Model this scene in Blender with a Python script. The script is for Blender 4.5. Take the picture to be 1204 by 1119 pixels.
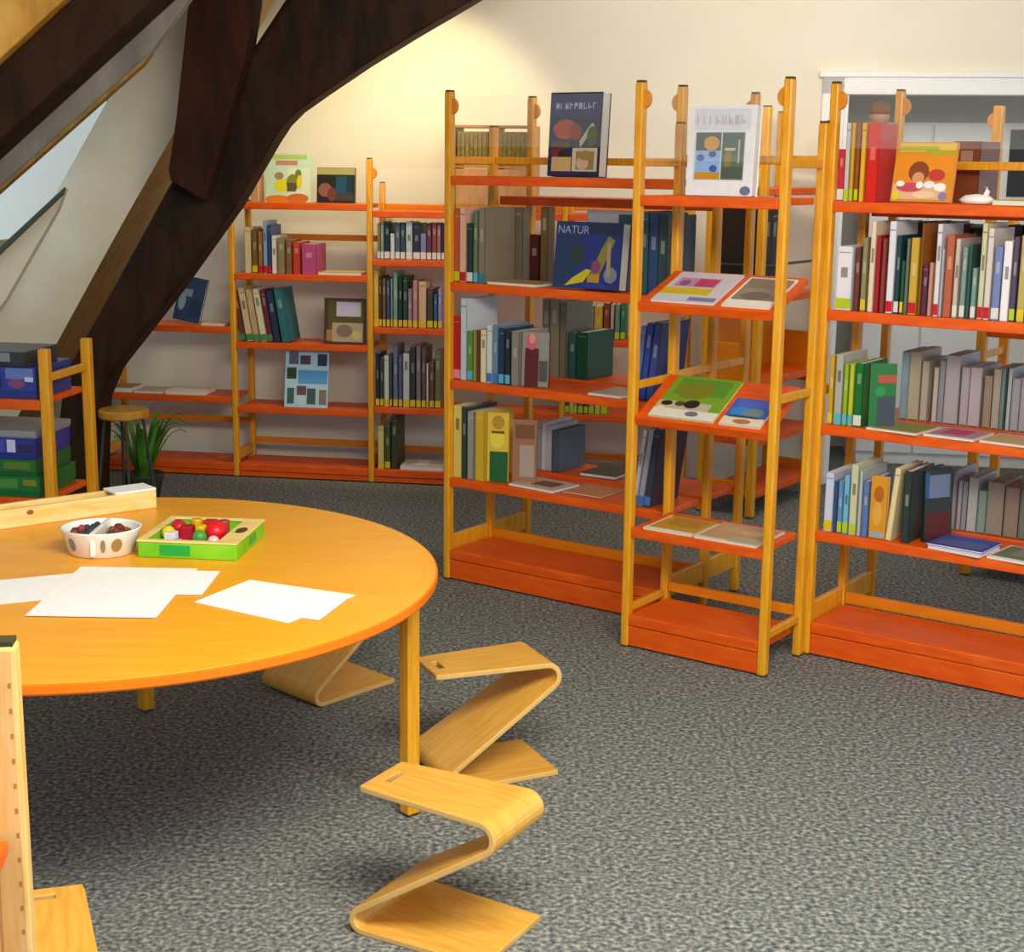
import bpy, math, random
from mathutils import Matrix, Vector

random.seed(7)
K = 1.138                      # working units -> metres (A4 sheets on the table come out at 0.21 x 0.297)
scene = bpy.context.scene
col = scene.collection
for o in list(bpy.data.objects):
    bpy.data.objects.remove(o, do_unlink=True)

# ------------------------------------------------------------------ camera, world, lights, exposure
PITCH, ROLL, EYE = 0.2047, 0.012, 1.45
fw = Vector((0, math.cos(PITCH), -math.sin(PITCH)))
rt = Vector((1, 0, 0))
up = rt.cross(fw)
c_, s_ = math.cos(ROLL), math.sin(ROLL)
RT, UP = c_ * rt + s_ * up, -s_ * rt + c_ * up
cam_data = bpy.data.cameras.new('camera')
cam_data.sensor_fit = 'HORIZONTAL'
cam_data.sensor_width = 36.0
cam_data.lens = 1774.3 / 1204 * 36.0
cam_data.clip_end = 60
cam = bpy.data.objects.new('camera', cam_data)
col.objects.link(cam)
m = Matrix((RT, UP, -fw)).transposed().to_4x4()
m.translation = Vector((0, 0, EYE)) * K
cam.matrix_world = m
scene.camera = cam

scene.view_settings.view_transform = 'Standard'
scene.view_settings.look = 'None'
scene.view_settings.exposure = 0.68
scene.view_settings.gamma = 1.0
scene.view_settings.use_curve_mapping = False

world = bpy.data.worlds.new('world')
scene.world = world
world.use_nodes = True
bg = world.node_tree.nodes['Background']
bg.inputs['Color'].default_value = (0.64, 0.8, 1.0, 1)
bg.inputs['Strength'].default_value = 0.78


def area(name, loc, target, sx, sy, power, color):
    l = bpy.data.lights.new(name, 'AREA')
    l.shape = 'RECTANGLE'
    l.size, l.size_y = sx * K, sy * K
    l.energy = power
    l.color = color
    o = bpy.data.objects.new(name, l)
    col.objects.link(o)
    o.location = Vector(loc) * K
    d = Vector(target) - Vector(loc)
    o.rotation_euler = d.to_track_quat('-Z', 'Y').to_euler()
    return o


area('ceiling_lamp_light', (0.5, 1.6, 2.28), (0.3, 3.4, 0), 1.6, 1.0, 108, (1.0, 0.93, 0.79))
area('back_wall_fill_light', (1.0, 5.3, 2.26), (1.3, 6.9, 1.75), 1.6, 0.3, 15, (1.0, 0.92, 0.78))  # added fill that washes the upper back wall, not a known lamp
sp = bpy.data.lights.new('wall_spot_light', 'SPOT')
sp.energy = 26
sp.color = (1.0, 0.84, 0.48)
sp.spot_size = math.radians(100)
sp.spot_blend = 0.3
sp.shadow_soft_size = 0.08
spo = bpy.data.objects.new('wall_spot_light', sp)
col.objects.link(spo)
spo.location = Vector((-0.66, 6.36, 2.0)) * K
spo.rotation_euler = (Vector((-0.6, 7.15, 1.45)) - Vector((-0.66, 6.36, 2.0))).to_track_quat('-Z', 'Y').to_euler()

# ------------------------------------------------------------------ materials


def lin(h):
    if isinstance(h, tuple):
        return h
    v = [int(h[i:i + 2], 16) / 255 for i in (0, 2, 4)]
    return tuple(x / 12.92 if x <= 0.04045 else ((x + 0.055) / 1.055) ** 2.4 for x in v)


MATS = {}


def plain(h, rough=0.5, spec=0.4):
    key = (h, rough)
    if key in MATS:
        return MATS[key]
    m = bpy.data.materials.new('colour_' + h)
    m.use_nodes = True
    nt = m.node_tree
    b = nt.nodes['Principled BSDF']
    n = nt.nodes.new('ShaderNodeTexNoise')
    n.inputs['Scale'].default_value = 35
    n.inputs['Detail'].default_value = 3
    mx = nt.nodes.new('ShaderNodeMix')
    mx.data_type = 'RGBA'
    c = lin(h)
    mx.inputs['A'].default_value = (*[x * 0.9 for x in c], 1)
    mx.inputs['B'].default_value = (*[min(1, x * 1.06) for x in c], 1)
    tc = nt.nodes.new('ShaderNodeTexCoord')
    nt.links.new(tc.outputs['Object'], n.inputs['Vector'])
    nt.links.new(n.outputs['Fac'], mx.inputs['Factor'])
    nt.links.new(mx.outputs['Result'], b.inputs['Base Color'])
    b.inputs['Roughness'].default_value = rough
    b.inputs['Specular IOR Level'].default_value = spec
    MATS[key] = m
    return m


def noisy(name, cols, scale, rough=0.5, stretch=(1, 1, 1), detail=4, bump=0.0, spec=0.4, dist=0.0, coord='Object', pos=None, coat=0.0):
    m = bpy.data.materials.new(name)
    m.use_nodes = True
    nt = m.node_tree
    b = nt.nodes['Principled BSDF']
    tc = nt.nodes.new('ShaderNodeTexCoord')
    mp = nt.nodes.new('ShaderNodeMapping')
    mp.inputs['Scale'].default_value = stretch
    n = nt.nodes.new('ShaderNodeTexNoise')
    n.inputs['Scale'].default_value = scale
    n.inputs['Detail'].default_value = detail
    n.inputs['Distortion'].default_value = dist
    r = nt.nodes.new('ShaderNodeValToRGB')
    el = r.color_ramp.elements
    k = len(cols)
    pos = pos or [0.3 + 0.4 * i / (k - 1) for i in range(k)]
    el[0].position, el[1].position = pos[0], pos[-1]
    el[0].color, el[1].color = (*lin(cols[0]), 1), (*lin(cols[-1]), 1)
    for p, c in zip(pos[1:-1], cols[1:-1]):
        e = el.new(p)
        e.color = (*lin(c), 1)
    nt.links.new(tc.outputs[coord], mp.inputs['Vector'])
    nt.links.new(mp.outputs['Vector'], n.inputs['Vector'])
    nt.links.new(n.outputs['Fac'], r.inputs['Fac'])
    nt.links.new(r.outputs['Color'], b.inputs['Base Color'])
    if bump:
        bp = nt.nodes.new('ShaderNodeBump')
        bp.inputs['Strength'].default_value = bump
        bp.inputs['Distance'].default_value = 0.02
        nt.links.new(n.outputs['Fac'], bp.inputs['Height'])
        nt.links.new(bp.outputs['Normal'], b.inputs['Normal'])
    b.inputs['Roughness'].default_value = rough
    b.inputs['Specular IOR Level'].default_value = spec
    b.inputs['Coat Weight'].default_value = coat
    return m


M_POST = noisy('beech_post', ['d98e0c', 'e6a01c', 'eeae30'], 14, 0.32, (6, 6, 0.6), spec=0.5)
M_POSTPALE = noisy('pale_beech_post', ['e0b05a', 'eec070', 'f2cc86'], 14, 0.35, (6, 6, 0.6), spec=0.5)
M_SHELF = noisy('orange_shelf', ['dd4c06', 'e55a0a', 'ec6610'], 9, 0.42, (1, 5, 5))
M_RAIL = noisy('orange_rail', ['da7a0a', 'e38a14'], 9, 0.4, (1, 6, 6))
M_CAP = plain('3a3a1c', 0.6)
M_KNOB = plain('dc8a1e', 0.4)
M_TABLE = noisy('orange_table', ['efa01c', 'f2a824', 'f5ae2c'], 5, 0.34, (1, 6, 1), spec=0.4)
M_TABLEEDGE = noisy('orange_table_edge', ['ee7404', 'f27c08'], 8, 0.4)
M_PLY = noisy('birch_plywood', ['d69a36', 'e0a844', 'e6b250'], 8, 0.36, (1.2, 9, 1.2), spec=0.5)
M_PLYEDGE = noisy('plywood_edge', ['cfa258', 'dcb26a', 'd4a860'], 14, 0.5, (1, 1, 3))
M_PINE = noisy('pine_board', ['e6bd62', 'f2d488', 'f6de9c'], 7, 0.5, (1, 7, 7), dist=0.6)
M_KNOT = plain('9a5c2c', 0.6)
M_BEAM = noisy('old_dark_oak', ['1e150b', '2a1c0e', '38200e', '322616'], 5, 0.7, (2.5, 2.5, 0.7), detail=6, bump=0.3, spec=0.15, dist=0.5)
M_BEAMRED = noisy('old_red_oak', ['26160c', '361b0d', '452210'], 5, 0.7, (3, 3, 0.6), detail=6, bump=0.3, spec=0.15, dist=0.5)
M_TAN = noisy('tan_board', ['7e5c26', '92702f', 'a07e3c'], 6, 0.6, (3, 3, 0.7))
M_CREAM = noisy('limed_board', ['e6d6b4', 'ecdfc2', 'f2e8d0'], 4, 0.7, (1, 1, 1), bump=0.06)
M_GREYBOARD = noisy('grey_board', ['726a60', '857c70', '958c80'], 5, 0.7, (2, 2, 0.8), bump=0.08)
M_ORANGEBEAM = noisy('honey_beam', ['a8741c', 'd8a040', 'e6b45c'], 5, 0.5, (2, 2, 0.8))
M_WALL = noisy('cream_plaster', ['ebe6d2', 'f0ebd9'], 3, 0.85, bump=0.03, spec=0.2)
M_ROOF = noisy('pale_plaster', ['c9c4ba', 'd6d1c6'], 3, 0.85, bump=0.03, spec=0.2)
M_WHITE = plain('f2f2f0', 0.4)
M_PAPER = plain('fbfbfb', 0.7, 0.2)
M_PAGES = noisy('page_edges', ['d8d4cc', 'e8e4dc'], 60, 0.8, (1, 1, 14), spec=0.2)
M_METAL = plain('3c3c36', 0.35, 0.6)
M_CARPET = noisy('grey_carpet', ['3e4448', '62676a', '767a76', '8e9088', 'b2b2a6'], 75, 0.95, (1, 1, 1), detail=3, bump=0.25, spec=0.1, pos=[0.28, 0.42, 0.5, 0.58, 0.72])
M_CERAMIC = plain('f4f2ea', 0.25, 0.5)
M_GREENLEAF = noisy('leaf_green', ['2c5a18', '4c8428', '6c9a3c'], 8, 0.45)
M_GLASS = bpy.data.materials.new('clear_acrylic')
M_GLASS.use_nodes = True
_b = M_GLASS.node_tree.nodes['Principled BSDF']
_b.inputs['Base Color'].default_value = (0.93, 0.96, 0.92, 1)
_b.inputs['Alpha'].default_value = 0.05
_b.inputs['Roughness'].default_value = 0.06
M_PANE = bpy.data.materials.new('window_glass')
M_PANE.use_nodes = True
_b = M_PANE.node_tree.nodes['Principled BSDF']
_b.inputs['Base Color'].default_value = (0.9, 0.96, 1.0, 1)
_b.inputs['Alpha'].default_value = 0.06
_b.inputs['Roughness'].default_value = 0.03
_b.inputs['Specular IOR Level'].default_value = 0.1

# ------------------------------------------------------------------ mesh helpers


class MB:
    def __init__(s):
        s.v, s.f, s.mi = [], [], []

    def poly(s, pts, mi=0):
        i = len(s.v)
        s.v += [tuple(p) for p in pts]
        s.f.append(tuple(range(i, i + len(pts))))
        s.mi.append(mi)

    def box(s, x0, x1, y0, y1, z0, z1, mi=0, M=None):
        i = len(s.v)
        ps = [(x, y, z) for z in (z0, z1) for x, y in ((x0, y0), (x1, y0), (x1, y1), (x0, y1))]
        if M is not None:
            ps = [tuple(M @ Vector(p)) for p in ps]
        s.v += ps
        for f in ((0, 3, 2, 1), (4, 5, 6, 7), (0, 1, 5, 4), (1, 2, 6, 5), (2, 3, 7, 6), (3, 0, 4, 7)):
            s.f.append(tuple(i + k for k in f))
            s.mi.append(mi)
        return s

    def prism(s, pts, d, mi=0, side=None):
        """pts: 3-D polygon, d: extrusion vector"""
        n = len(pts)
        i = len(s.v)
        d = Vector(d)
        s.v += [tuple(p) for p in pts] + [tuple(Vector(p) + d) for p in pts]
        s.f.append(tuple(range(i, i + n)))
        s.f.append(tuple(range(i + 2 * n - 1, i + n - 1, -1)))
        s.mi += [mi, mi]
        for k in range(n):
            a, b = i + k, i + (k + 1) % n
            s.f.append((b, a, a + n, b + n))
            s.mi.append(mi if side is None else side)
        return s

    def tube(s, pts, r, seg=8, mi=0, r1=None):
        pts = [Vector(p) for p in pts]
        i = len(s.v)
        n = len(pts)
        for k, p in enumerate(pts):
            t = (pts[min(k + 1, n - 1)] - pts[max(k - 1, 0)]).normalized()
            a = t.cross(Vector((0, 0, 1)))
            if a.length < 1e-3:
                a = t.cross(Vector((1, 0, 0)))
            a.normalize()
            b = t.cross(a)
            rr = r if r1 is None else r + (r1 - r) * k / (n - 1)
            for j in range(seg):
                w = 2 * math.pi * j / seg
                s.v.append(tuple(p + rr * (a * math.cos(w) + b * math.sin(w))))
        for k in range(n - 1):
            for j in range(seg):
                a, b = i + k * seg + j, i + k * seg + (j + 1) % seg
                s.f.append((a, b, b + seg, a + seg))
                s.mi.append(mi)
        s.f.append(tuple(i + j for j in reversed(range(seg))))
        s.f.append(tuple(i + (n - 1) * seg + j for j in range(seg)))
        s.mi += [mi, mi]
        return s

    def lathe(s, prof, seg=40, c=(0, 0, 0), mi=0, sx=1, sy=1):
        i = len(s.v)
        for r, z in prof:
            for j in range(seg):
                w = 2 * math.pi * j / seg
                s.v.append((c[0] + r * sx * math.cos(w), c[1] + r * sy * math.sin(w), c[2] + z))
        for k in range(len(prof) - 1):
            for j in range(seg):
                a, b = i + k * seg + j, i + k * seg + (j + 1) % seg
                s.f.append((a, b, b + seg, a + seg))
                s.mi.append(mi)
        if prof[0][0] > 0:
            s.f.append(tuple(i + j for j in reversed(range(seg))))
            s.mi.append(mi)
        if prof[-1][0] > 0:
            s.f.append(tuple(i + (len(prof) - 1) * seg + j for j in range(seg)))
            s.mi.append(mi)
        return s

    def ell(s, cx, cy, rx, ry, ax, mi=0, seg=14):
        """ellipse face; ax maps (u,v) to 3-D"""
        s.poly([ax(cx + rx * math.cos(2 * math.pi * j / seg), cy + ry * math.sin(2 * math.pi * j / seg)) for j in range(seg)], mi)

    def build(s, name, mats, parent=None, bevel=0, smooth=False, M=None):
        me = bpy.data.meshes.new(name)
        me.from_pydata([(x * K, y * K, z * K) for x, y, z in s.v], [], s.f)
        for mt in (mats if isinstance(mats, (list, tuple)) else [mats]):
            me.materials.append(mt)
        if any(s.mi):
            me.polygons.foreach_set('material_index', s.mi)
        if smooth:
            me.polygons.foreach_set('use_smooth', [True] * len(s.f))
        me.update()
        o = bpy.data.objects.new(name, me)
        col.objects.link(o)
        if parent:
            o.parent = parent
        if M is not None:
            mm = M.copy()
            mm.translation = M.translation * K
            o.matrix_local = mm
        if bevel:
            b = o.modifiers.new('bevel', 'BEVEL')
            b.width = bevel * K
            b.segments = 2
            b.limit_method = 'ANGLE'
            b.angle_limit = math.radians(40)
            if smooth is False:
                pass
        return o


def tag(o, label=None, cat=None, group=None, kind=None):
    if label:
        o['label'] = label
    if cat:
        o['category'] = cat
    if group:
        o['group'] = group
    if kind:
        o['kind'] = kind
    return o


def empty(name, M):
    o = bpy.data.objects.new(name, None)
    o.empty_display_size = 0.1
    col.objects.link(o)
    mm = M.copy()
    mm.translation = M.translation * K
    o.matrix_world = mm
    return o


def frame(x, y, ang, z=0.0):
    return Matrix.Translation((x, y, z)) @ Matrix.Rotation(ang, 4, 'Z')


ORD = ['first', 'second', 'third', 'fourth', 'fifth', 'sixth', 'seventh', 'eighth', 'ninth', 'tenth', 'eleventh', 'twelfth',
       'thirteenth', 'fourteenth', 'fifteenth', 'sixteenth', 'seventeenth', 'eighteenth', 'nineteenth', 'twentieth',
       'twenty-first', 'twenty-second', 'twenty-third', 'twenty-fourth', 'twenty-fifth', 'twenty-sixth', 'twenty-seventh',
       'twenty-eighth', 'twenty-ninth', 'thirtieth']

FA = frame(-0.222, 5.183, -0.6181)              # the free-standing row: x along the row, y away from the viewer
FE = frame(-0.646, 6.802, math.radians(-9))     # the run along the back wall

# ------------------------------------------------------------------ the setting
tag(MB().prism([(-4.29, -2.5, 0), (4.6, -2.5, 0), (4.6, 8.2, 0), (-2.62, 8.2, 0)], (0, 0, -0.05)).build('floor', M_CARPET), kind='structure')
wl = FE @ Matrix.Translation((0, 0.42, 0))


def wbox(mb, x0, x1, y0, y1, z0, z1):
    mb.box(x0, x1, y0, y1, z0, z1, 0, wl)


DX0, DX1, DZ = 2.05, 3.3, 1.767                # doorway in the back wall
w = MB()
wbox(w, -3.2, DX0, 0, 0.18, 0, 2.5)
wbox(w, DX1, 4.6, 0, 0.18, 0, 2.5)
wbox(w, DX0, DX1, 0, 0.18, DZ, 2.5)
tag(w.build('wall_back', M_WALL), kind='structure')
r_ = MB()
wbox(r_, DX0 - 0.2, DX1 + 0.2, 1.0, 1.1, 0, 2.3)
wbox(r_, DX0 - 0.2, DX0 - 0.1, 0.18, 1.0, 0, 2.3)
wbox(r_, DX1 + 0.1, DX1 + 0.2, 0.18, 1.0, 0, 2.3)
wbox(r_, DX0 - 0.2, DX1 + 0.2, 0.18, 1.1, 2.0, 2.1)
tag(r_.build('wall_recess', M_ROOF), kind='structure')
t_ = MB()
wbox(t_, 1.961, DX0 + 0.01, -0.025, 0.02, 0, 1.858)
wbox(t_, DX1 - 0.01, DX1 + 0.09, -0.025, 0.02, 0, 1.858)
wbox(t_, 1.961, DX1 + 0.09, -0.025, 0.02, DZ - 0.005, 1.858)
wbox(t_, 1.945, DX1 + 0.1, -0.035, 0.0, 1.835, 1.862)
wbox(t_, DX0, DX0 + 0.03, 0.0, 0.18, 0, DZ)
tag(t_.build('trim_1', M_WHITE, bevel=0.004), kind='structure')
tag(MB().prism([(-2.35, 0.4, 2.362), (4.6, 0.4, 2.362), (4.6, 7.6, 2.362), (-1.22, 7.6, 2.362)], (0, 0, 0.06)).build('ceiling', M_WALL), kind='structure')

# sloping roof on the left, with its skylight
SA = Vector((0.158, 1, 0))
SU = Vector((1 / 1.63, 0, 1.0))
SO = Vector((-2.3, 6.45, 0.892))
SN = SU.cross(SA).normalized()


def spt(y, z, off=0.0):
    p = SO + SU * (z - SO.z) + SA * (y - SO.y)
    return p - SN * off if SN.x > 0 else p + SN * off


def slab(mb, y0, y1, z0, z1, t0=0.0, t1=0.12, mi=0):
    a = [spt(y0, z0, t0), spt(y1, z0, t0), spt(y1, z1, t0), spt(y0, z1, t0)]
    d = spt(y0, z0, t1) - spt(y0, z0, t0)
    mb.prism(a, d, mi)


SKY = (5.0, 7.3, 1.0, 1.72)
rf = MB()
slab(rf, 1.2, SKY[0], 0, 2.42)
slab(rf, SKY[1], 7.6, 0, 2.42)
slab(rf, SKY[0], SKY[1], 0, SKY[2])
slab(rf, SKY[0], SKY[1], SKY[3], 2.42)
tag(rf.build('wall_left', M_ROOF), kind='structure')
wf = MB()
for a in ((SKY[0], SKY[0] + 0.04, SKY[2], SKY[3]), (SKY[1] - 0.04, SKY[1], SKY[2], SKY[3]), (SKY[0], SKY[1], SKY[2], SKY[2] + 0.04), (SKY[0], SKY[1], SKY[3] - 0.04, SKY[3])):
    slab(wf, *a, t0=0.02, t1=0.1)
wfo = tag(wf.build('window_1', M_TAN), kind='structure')
pn = MB()
slab(pn, SKY[0] + 0.03, SKY[1] - 0.03, SKY[2] + 0.03, SKY[3] - 0.03, 0.055, 0.063)
pn.build('window_pane', M_PANE, wfo)

# old timber frame
tr_ = empty('timber_truss', Matrix.Translation((-1.8, 6.1, 0)))
tag(tr_, 'huge dark old oak brace rising in a curve from floor to ceiling, with upright strut', 'roof timber')
off = Vector((1.8, -6.1, 0))


def timber(name, poly, y, t, mat, parent=None, bevel=0.012, side=None, mats=None):
    mb = MB()
    o = Vector((-1.8, 6.1, 0)) if parent else Vector((0, 0, 0))
    mb.prism([Vector((x, y, z)) - o for x, z in poly], (0, t, 0), 0, side)
    return mb.build(name, mats or mat, parent, bevel=bevel)


brace_poly = [(-1.905, 0.0), (-1.873, 0.18), (-1.801, 0.598), (-1.599, 0.933), (-1.349, 1.357), (-1.21, 1.569), (-1.039, 1.832), (-0.888, 2.047), (-0.66, 2.358),
              (0.36, 2.358), (0.131, 2.243), (-0.174, 2.055), (-0.40, 1.925), (-0.581, 1.815), (-0.74, 1.71), (-0.846, 1.637), (-0.90, 1.585), (-0.945, 1.52), (-1.102, 1.261), (-1.24, 1.075), (-1.364, 0.909), (-1.614, 0.601), (-1.67, 0.479), (-1.693, 0.182), (-1.70, 0.0)]
timber('brace', brace_poly, 6.0, 0.24, M_BEAM, tr_, 0.02)
strut_poly = [(-1.217, 2.358), (-1.223, 2.028), (-1.285, 1.596), (-1.32, 1.407), (-1.315, 1.369), (-1.188, 1.294), (-1.10, 1.56), (-1.022, 1.81), (-0.982, 2.03), (-0.96, 2.358)]
timber('strut', strut_poly, 5.85, 0.2, M_BEAMRED, tr_, 0.005)

pc = timber('boxed_rafter', [(-1.16, 2.358), (-1.341, 2.072), (-1.591, 1.789), (-2.14, 0.892), (-2.581, 0.164), (-2.66, 0.0), (-2.31, 0.0), (-1.945, 0.634), (-1.77, 0.931), (-1.618, 1.187), (-1.36, 1.607), (-0.93, 2.358)][::1],
            6.3, 0.56, None, bevel=0, side=1, mats=[M_CREAM, M_TAN])
tag(pc, 'cream boxed rafter with tan side board, rising between skylight and dark oak brace', 'rafter')


def band(name, y, t, lo, hi, mat, label, x0=-2.45, zt=2.358, mid=None):
    """a sloping board between two lines given as (x, z, slope)"""
    fz = lambda l, x: l[1] + l[2] * (x - l[0])
    fx = lambda l, z: l[0] + (z - l[1]) / l[2]
    pts = [(x0, fz(hi, x0)), (x0, fz(lo, x0))] + (mid or [(fx(lo, zt), zt)]) + [(fx(hi, zt), zt)]
    o = timber(name, pts, y, t, mat, None, 0.006)
    return tag(o, label, 'roof timber')


ORL, ORH = (-1.135, 2.046, 0.851), (-1.407, 2.041, 0.9)
band('roof_beam', 4.56, 0.14, (-1.135, 2.05, 0.851), ORH, M_ORANGEBEAM, 'honey coloured roof beam in the top left corner above the dark beam')
band('roof_beam', 4.6, 0.2, (-1.066, 1.903, 0.8615), (-1.135, 2.044, 0.851), M_BEAM, 'dark oak roof beam slanting across the top left corner')
band('roof_board', 4.81, 0.05, (-1.132, 1.764, 0.8422), (-1.101, 1.96, 0.864), M_GREYBOARD, 'grey board slanting just under the dark corner beam, above the skylight', mid=[(-1.132, 1.764), (-1.011, 1.919), (-0.65, 2.358)])
band('roof_trim', 4.80, 0.045, (-1.146, 1.738, 0.8422), (-1.132, 1.762, 0.8422), M_TAN, 'thin brown trim strip edging the grey board above the skylight', mid=[(-1.15, 1.733), (-1.125, 1.766)], zt=1.766)
sb = timber('sill_board', [(-1.746, 1.331), (-1.994, 1.108), (-2.205, 0.908), (-2.36, 0.62), (-2.34, 0.45), (-2.0, 0.9), (-1.78, 1.25)], 5.95, 0.05, M_CREAM, None, 0.004)
tag(sb, 'pale sill board slanting along the lower edge of the skylight', 'board')
sb2 = timber('sill_strip', [(-1.740, 1.337), (-1.994, 1.112), (-2.21, 0.908), (-2.215, 0.885), (-1.996, 1.085), (-1.75, 1.308)], 5.92, 0.028, plain('4c5648', 0.6), None, 0.002)
tag(sb2, 'narrow dark green strip on the sill board under the skylight', 'trim')

# ------------------------------------------------------------------ bookcases
PW, PD = 0.026, 0.03


def post(root, x, y, h, mat=None, knob=0, kz=None, cap=True, w=PW, d=PD):
    o = MB().box(-w / 2, w / 2, -d / 2, d / 2, 0.004, h).build('post', mat or M_POST, root, bevel=0.005, M=Matrix.Translation((x, y, 0)))
    if cap:
        MB().box(-w / 2 + .003, w / 2 - .003, -d / 2 + .003, d / 2 - .003, h - 0.001, h + 0.005).build('end_cap', M_CAP, o)
    if knob:
        kb = MB()
        z = kz if kz else h - 0.05
        n = 10
        pts = [(knob * w / 2, -0.006, z + 0.028 * math.cos(math.pi * k / n)) for k in range(n + 1)]
        pts = [(knob * (w / 2 - 0.001 + 0.022 * math.sin(math.pi * k / n)), -0.007, z + 0.026 * math.cos(math.pi * k / n)) for k in range(n + 1)]
        kb.prism(pts, (0, 0.014, 0))
        kb.build('panel_holder', M_KNOB, o, bevel=0.002)
    foot = MB().box(-w / 2 + .002, w / 2 - .002, -d / 2 + .002, d / 2 - .002, 0, 0.005)
    foot.build('foot', M_CAP, o)
    return o


def rung(root, x, y0, y1, z, h=0.026, t=0.016, mat=None, slope=0):
    MB().box(-t / 2, t / 2, y0, y1, z - h / 2, z + h / 2).build('rung', mat or M_POST, root, bevel=0.003, M=Matrix.Translation((x, 0, 0)))


def rail(root, x0, x1, y, z, h=0.03, t=0.018, mat=None):
    MB().box(x0, x1, y - t / 2, y + t / 2, z - h / 2, z + h / 2).build('rail', mat or M_RAIL, root, bevel=0.003)


def board(root, x0, x1, y0, y1, zt, t=0.03, tilt=0.0, name='shelf', mat=None):
    mb = MB()
    M = Matrix.Translation((0, y0, zt)) @ Matrix.Rotation(tilt, 4, 'X')
    L = (y1 - y0)
    mb.box(x0, x1, 0, 0.018, -t, 0)                  # front lip
    mb.box(x0, x1, 0.018, L, -min(t, 0.02), -0.0008)         # panel
    return mb.build(name, mat or M_SHELF, root, bevel=0.003, M=M)


def plinth(root, x0, x1, y0, y1, zt):
    b = MB()
    b.box(x0, x1, y0, y1, zt - 0.034, zt)
    o = b.build('base_shelf', M_SHELF, root, bevel=0.004)
    MB().box(x0, x1, y0 + 0.004, y0 + 0.022, 0.006, zt - 0.036).build('plinth_board', M_SHELF, o, bevel=0.003)


def acrylic(root, x0, x1, y, z0, z1):
    MB().box(x0, x1, y - 0.002, y + 0.002, z0, z1).build('acrylic_panel', M_GLASS, root)


H = 1.679
HM = 1.57


def double_case(label, x0, x1, tops, right=True, left=True, base=0.105, rear=(), rail_z=1.456):
    root = empty('bookcase', FA @ Matrix.Translation((x0, 0, 0)))
    tag(root, label, 'bookcase', 'free-standing bookcases')
    wd = x1 - x0
    for x, kn, on in ((0, 1, left), (wd, -1, right)):
        if not on:
            continue
        post(root, x, 0, H, knob=kn, kz=1.632)
        post(root, x, 0.25, HM)
        post(root, x, 0.482, H, knob=kn, kz=1.632)
        for z, h in ((0.125, 0.07), (0.807, 0.026), (1.456, 0.026)):
            rung(root, x, 0.015, 0.235, z, h)
            rung(root, x, 0.265, 0.467, z, h)
    e = PW / 2 + 0.001
    for z in tops:
        board(root, e, wd - e, -0.014, 0.232, z)
    for z in rear:
        board(root, e, wd - e, 0.268, 0.494, z)
    plinth(root, e, wd - e, -0.014, 0.23, base)
    rail(root, e, wd - e, 0.25, 0.122, 0.036)
    rail(root, e, wd - e, 0.25, rail_z, 0.024, mat=M_POST)
    acrylic(root, 0.02, wd - 0.02, 0.0, 1.50, 1.665)
    return root


A_T = dict(s1=1.405, s2=1.05, s3=0.715, s4=0.37)
C_T = dict(s1=1.353, s2=1.045, s3=0.710, s4=0.388)
case_a = double_case('tall double-sided orange bookcase left of the magazine stand, near the round table', 0.0, 0.885, A_T.values(), rear=(1.335, 0.715, 0.372), base=0.11)
case_c = double_case('tall double-sided orange bookcase right of the magazine stand, cut by the right edge', 1.378, 2.30, C_T.values(), rear=(1.335, 1.03, 0.700, 0.382))

# magazine stand between them, its sloping shelves facing the room
st = empty('magazine_stand', FA @ Matrix.Translation((0.902, -0.27, 0)))
tag(st, 'narrow orange magazine stand with sloping shelves projecting between the two tall bookcases', 'bookcase', None)
SW = 0.462
for x, kn in ((0, 1), (SW, -1)):
    post(st, x, 0, H, knob=kn, kz=1.632)
    post(st, x, 0.235, HM)
    for z, h in ((0.12, 0.024), (0.807, 0.024), (1.456, 0.024)):
        rung(st, x, 0.015, 0.22, z, h)
e = PW / 2 + 0.001
B_T = dict(s1=(1.363, 0.0), s2=(1.055, 0.36), s3=(0.715, 0.48), s4=(0.378, 0.03))
for z, tl in B_T.values():
    board(st, e, SW - e, -0.014, 0.22, z, tilt=tl, name='shelf')
    if tl > 0.1:
        pass
plinth(st, e, SW - e, -0.014, 0.22, 0.105)
rail(st, e, SW - e, 0.235, 0.14, 0.03)
rail(st, e, SW - e, 0.235, 1.466, 0.026, mat=M_POST)
acrylic(st, 0.02, SW - 0.02, 0.0, 1.46, 1.665)

# run of low cases along the back wall
ED = 0.235


def wall_case(label, x0, x1, hl, hr, tops, rails, right=False, knob=False, base=0.065):
    root = empty('wall_bookcase', FE @ Matrix.Translation((x0, 0, 0)))
    tag(root, label, 'bookcase', 'low bookcases along the back wall')
    wd = x1 - x0
    for x, h, on in ((0, hl, True), (wd, hr, right)):
        if on:
            post(root, x, 0, h, knob=(1 if knob else 0), kz=h - 0.06)
            post(root, x, ED, min(h, 1.352))
            for z, hh in ((0.1, 0.05), (h * 0.55, 0.024)):
                rung(root, x, 0.015, ED - 0.015, z, hh)
    e = PW / 2 + 0.001
    for z in tops:
        board(root, e, wd - e, -0.014, ED - 0.018, z)
    plinth(root, e, wd - e, -0.014, ED - 0.018, base)
    for z in rails:
        rail(root, e, wd - e, ED, z, 0.028)
    return root


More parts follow.
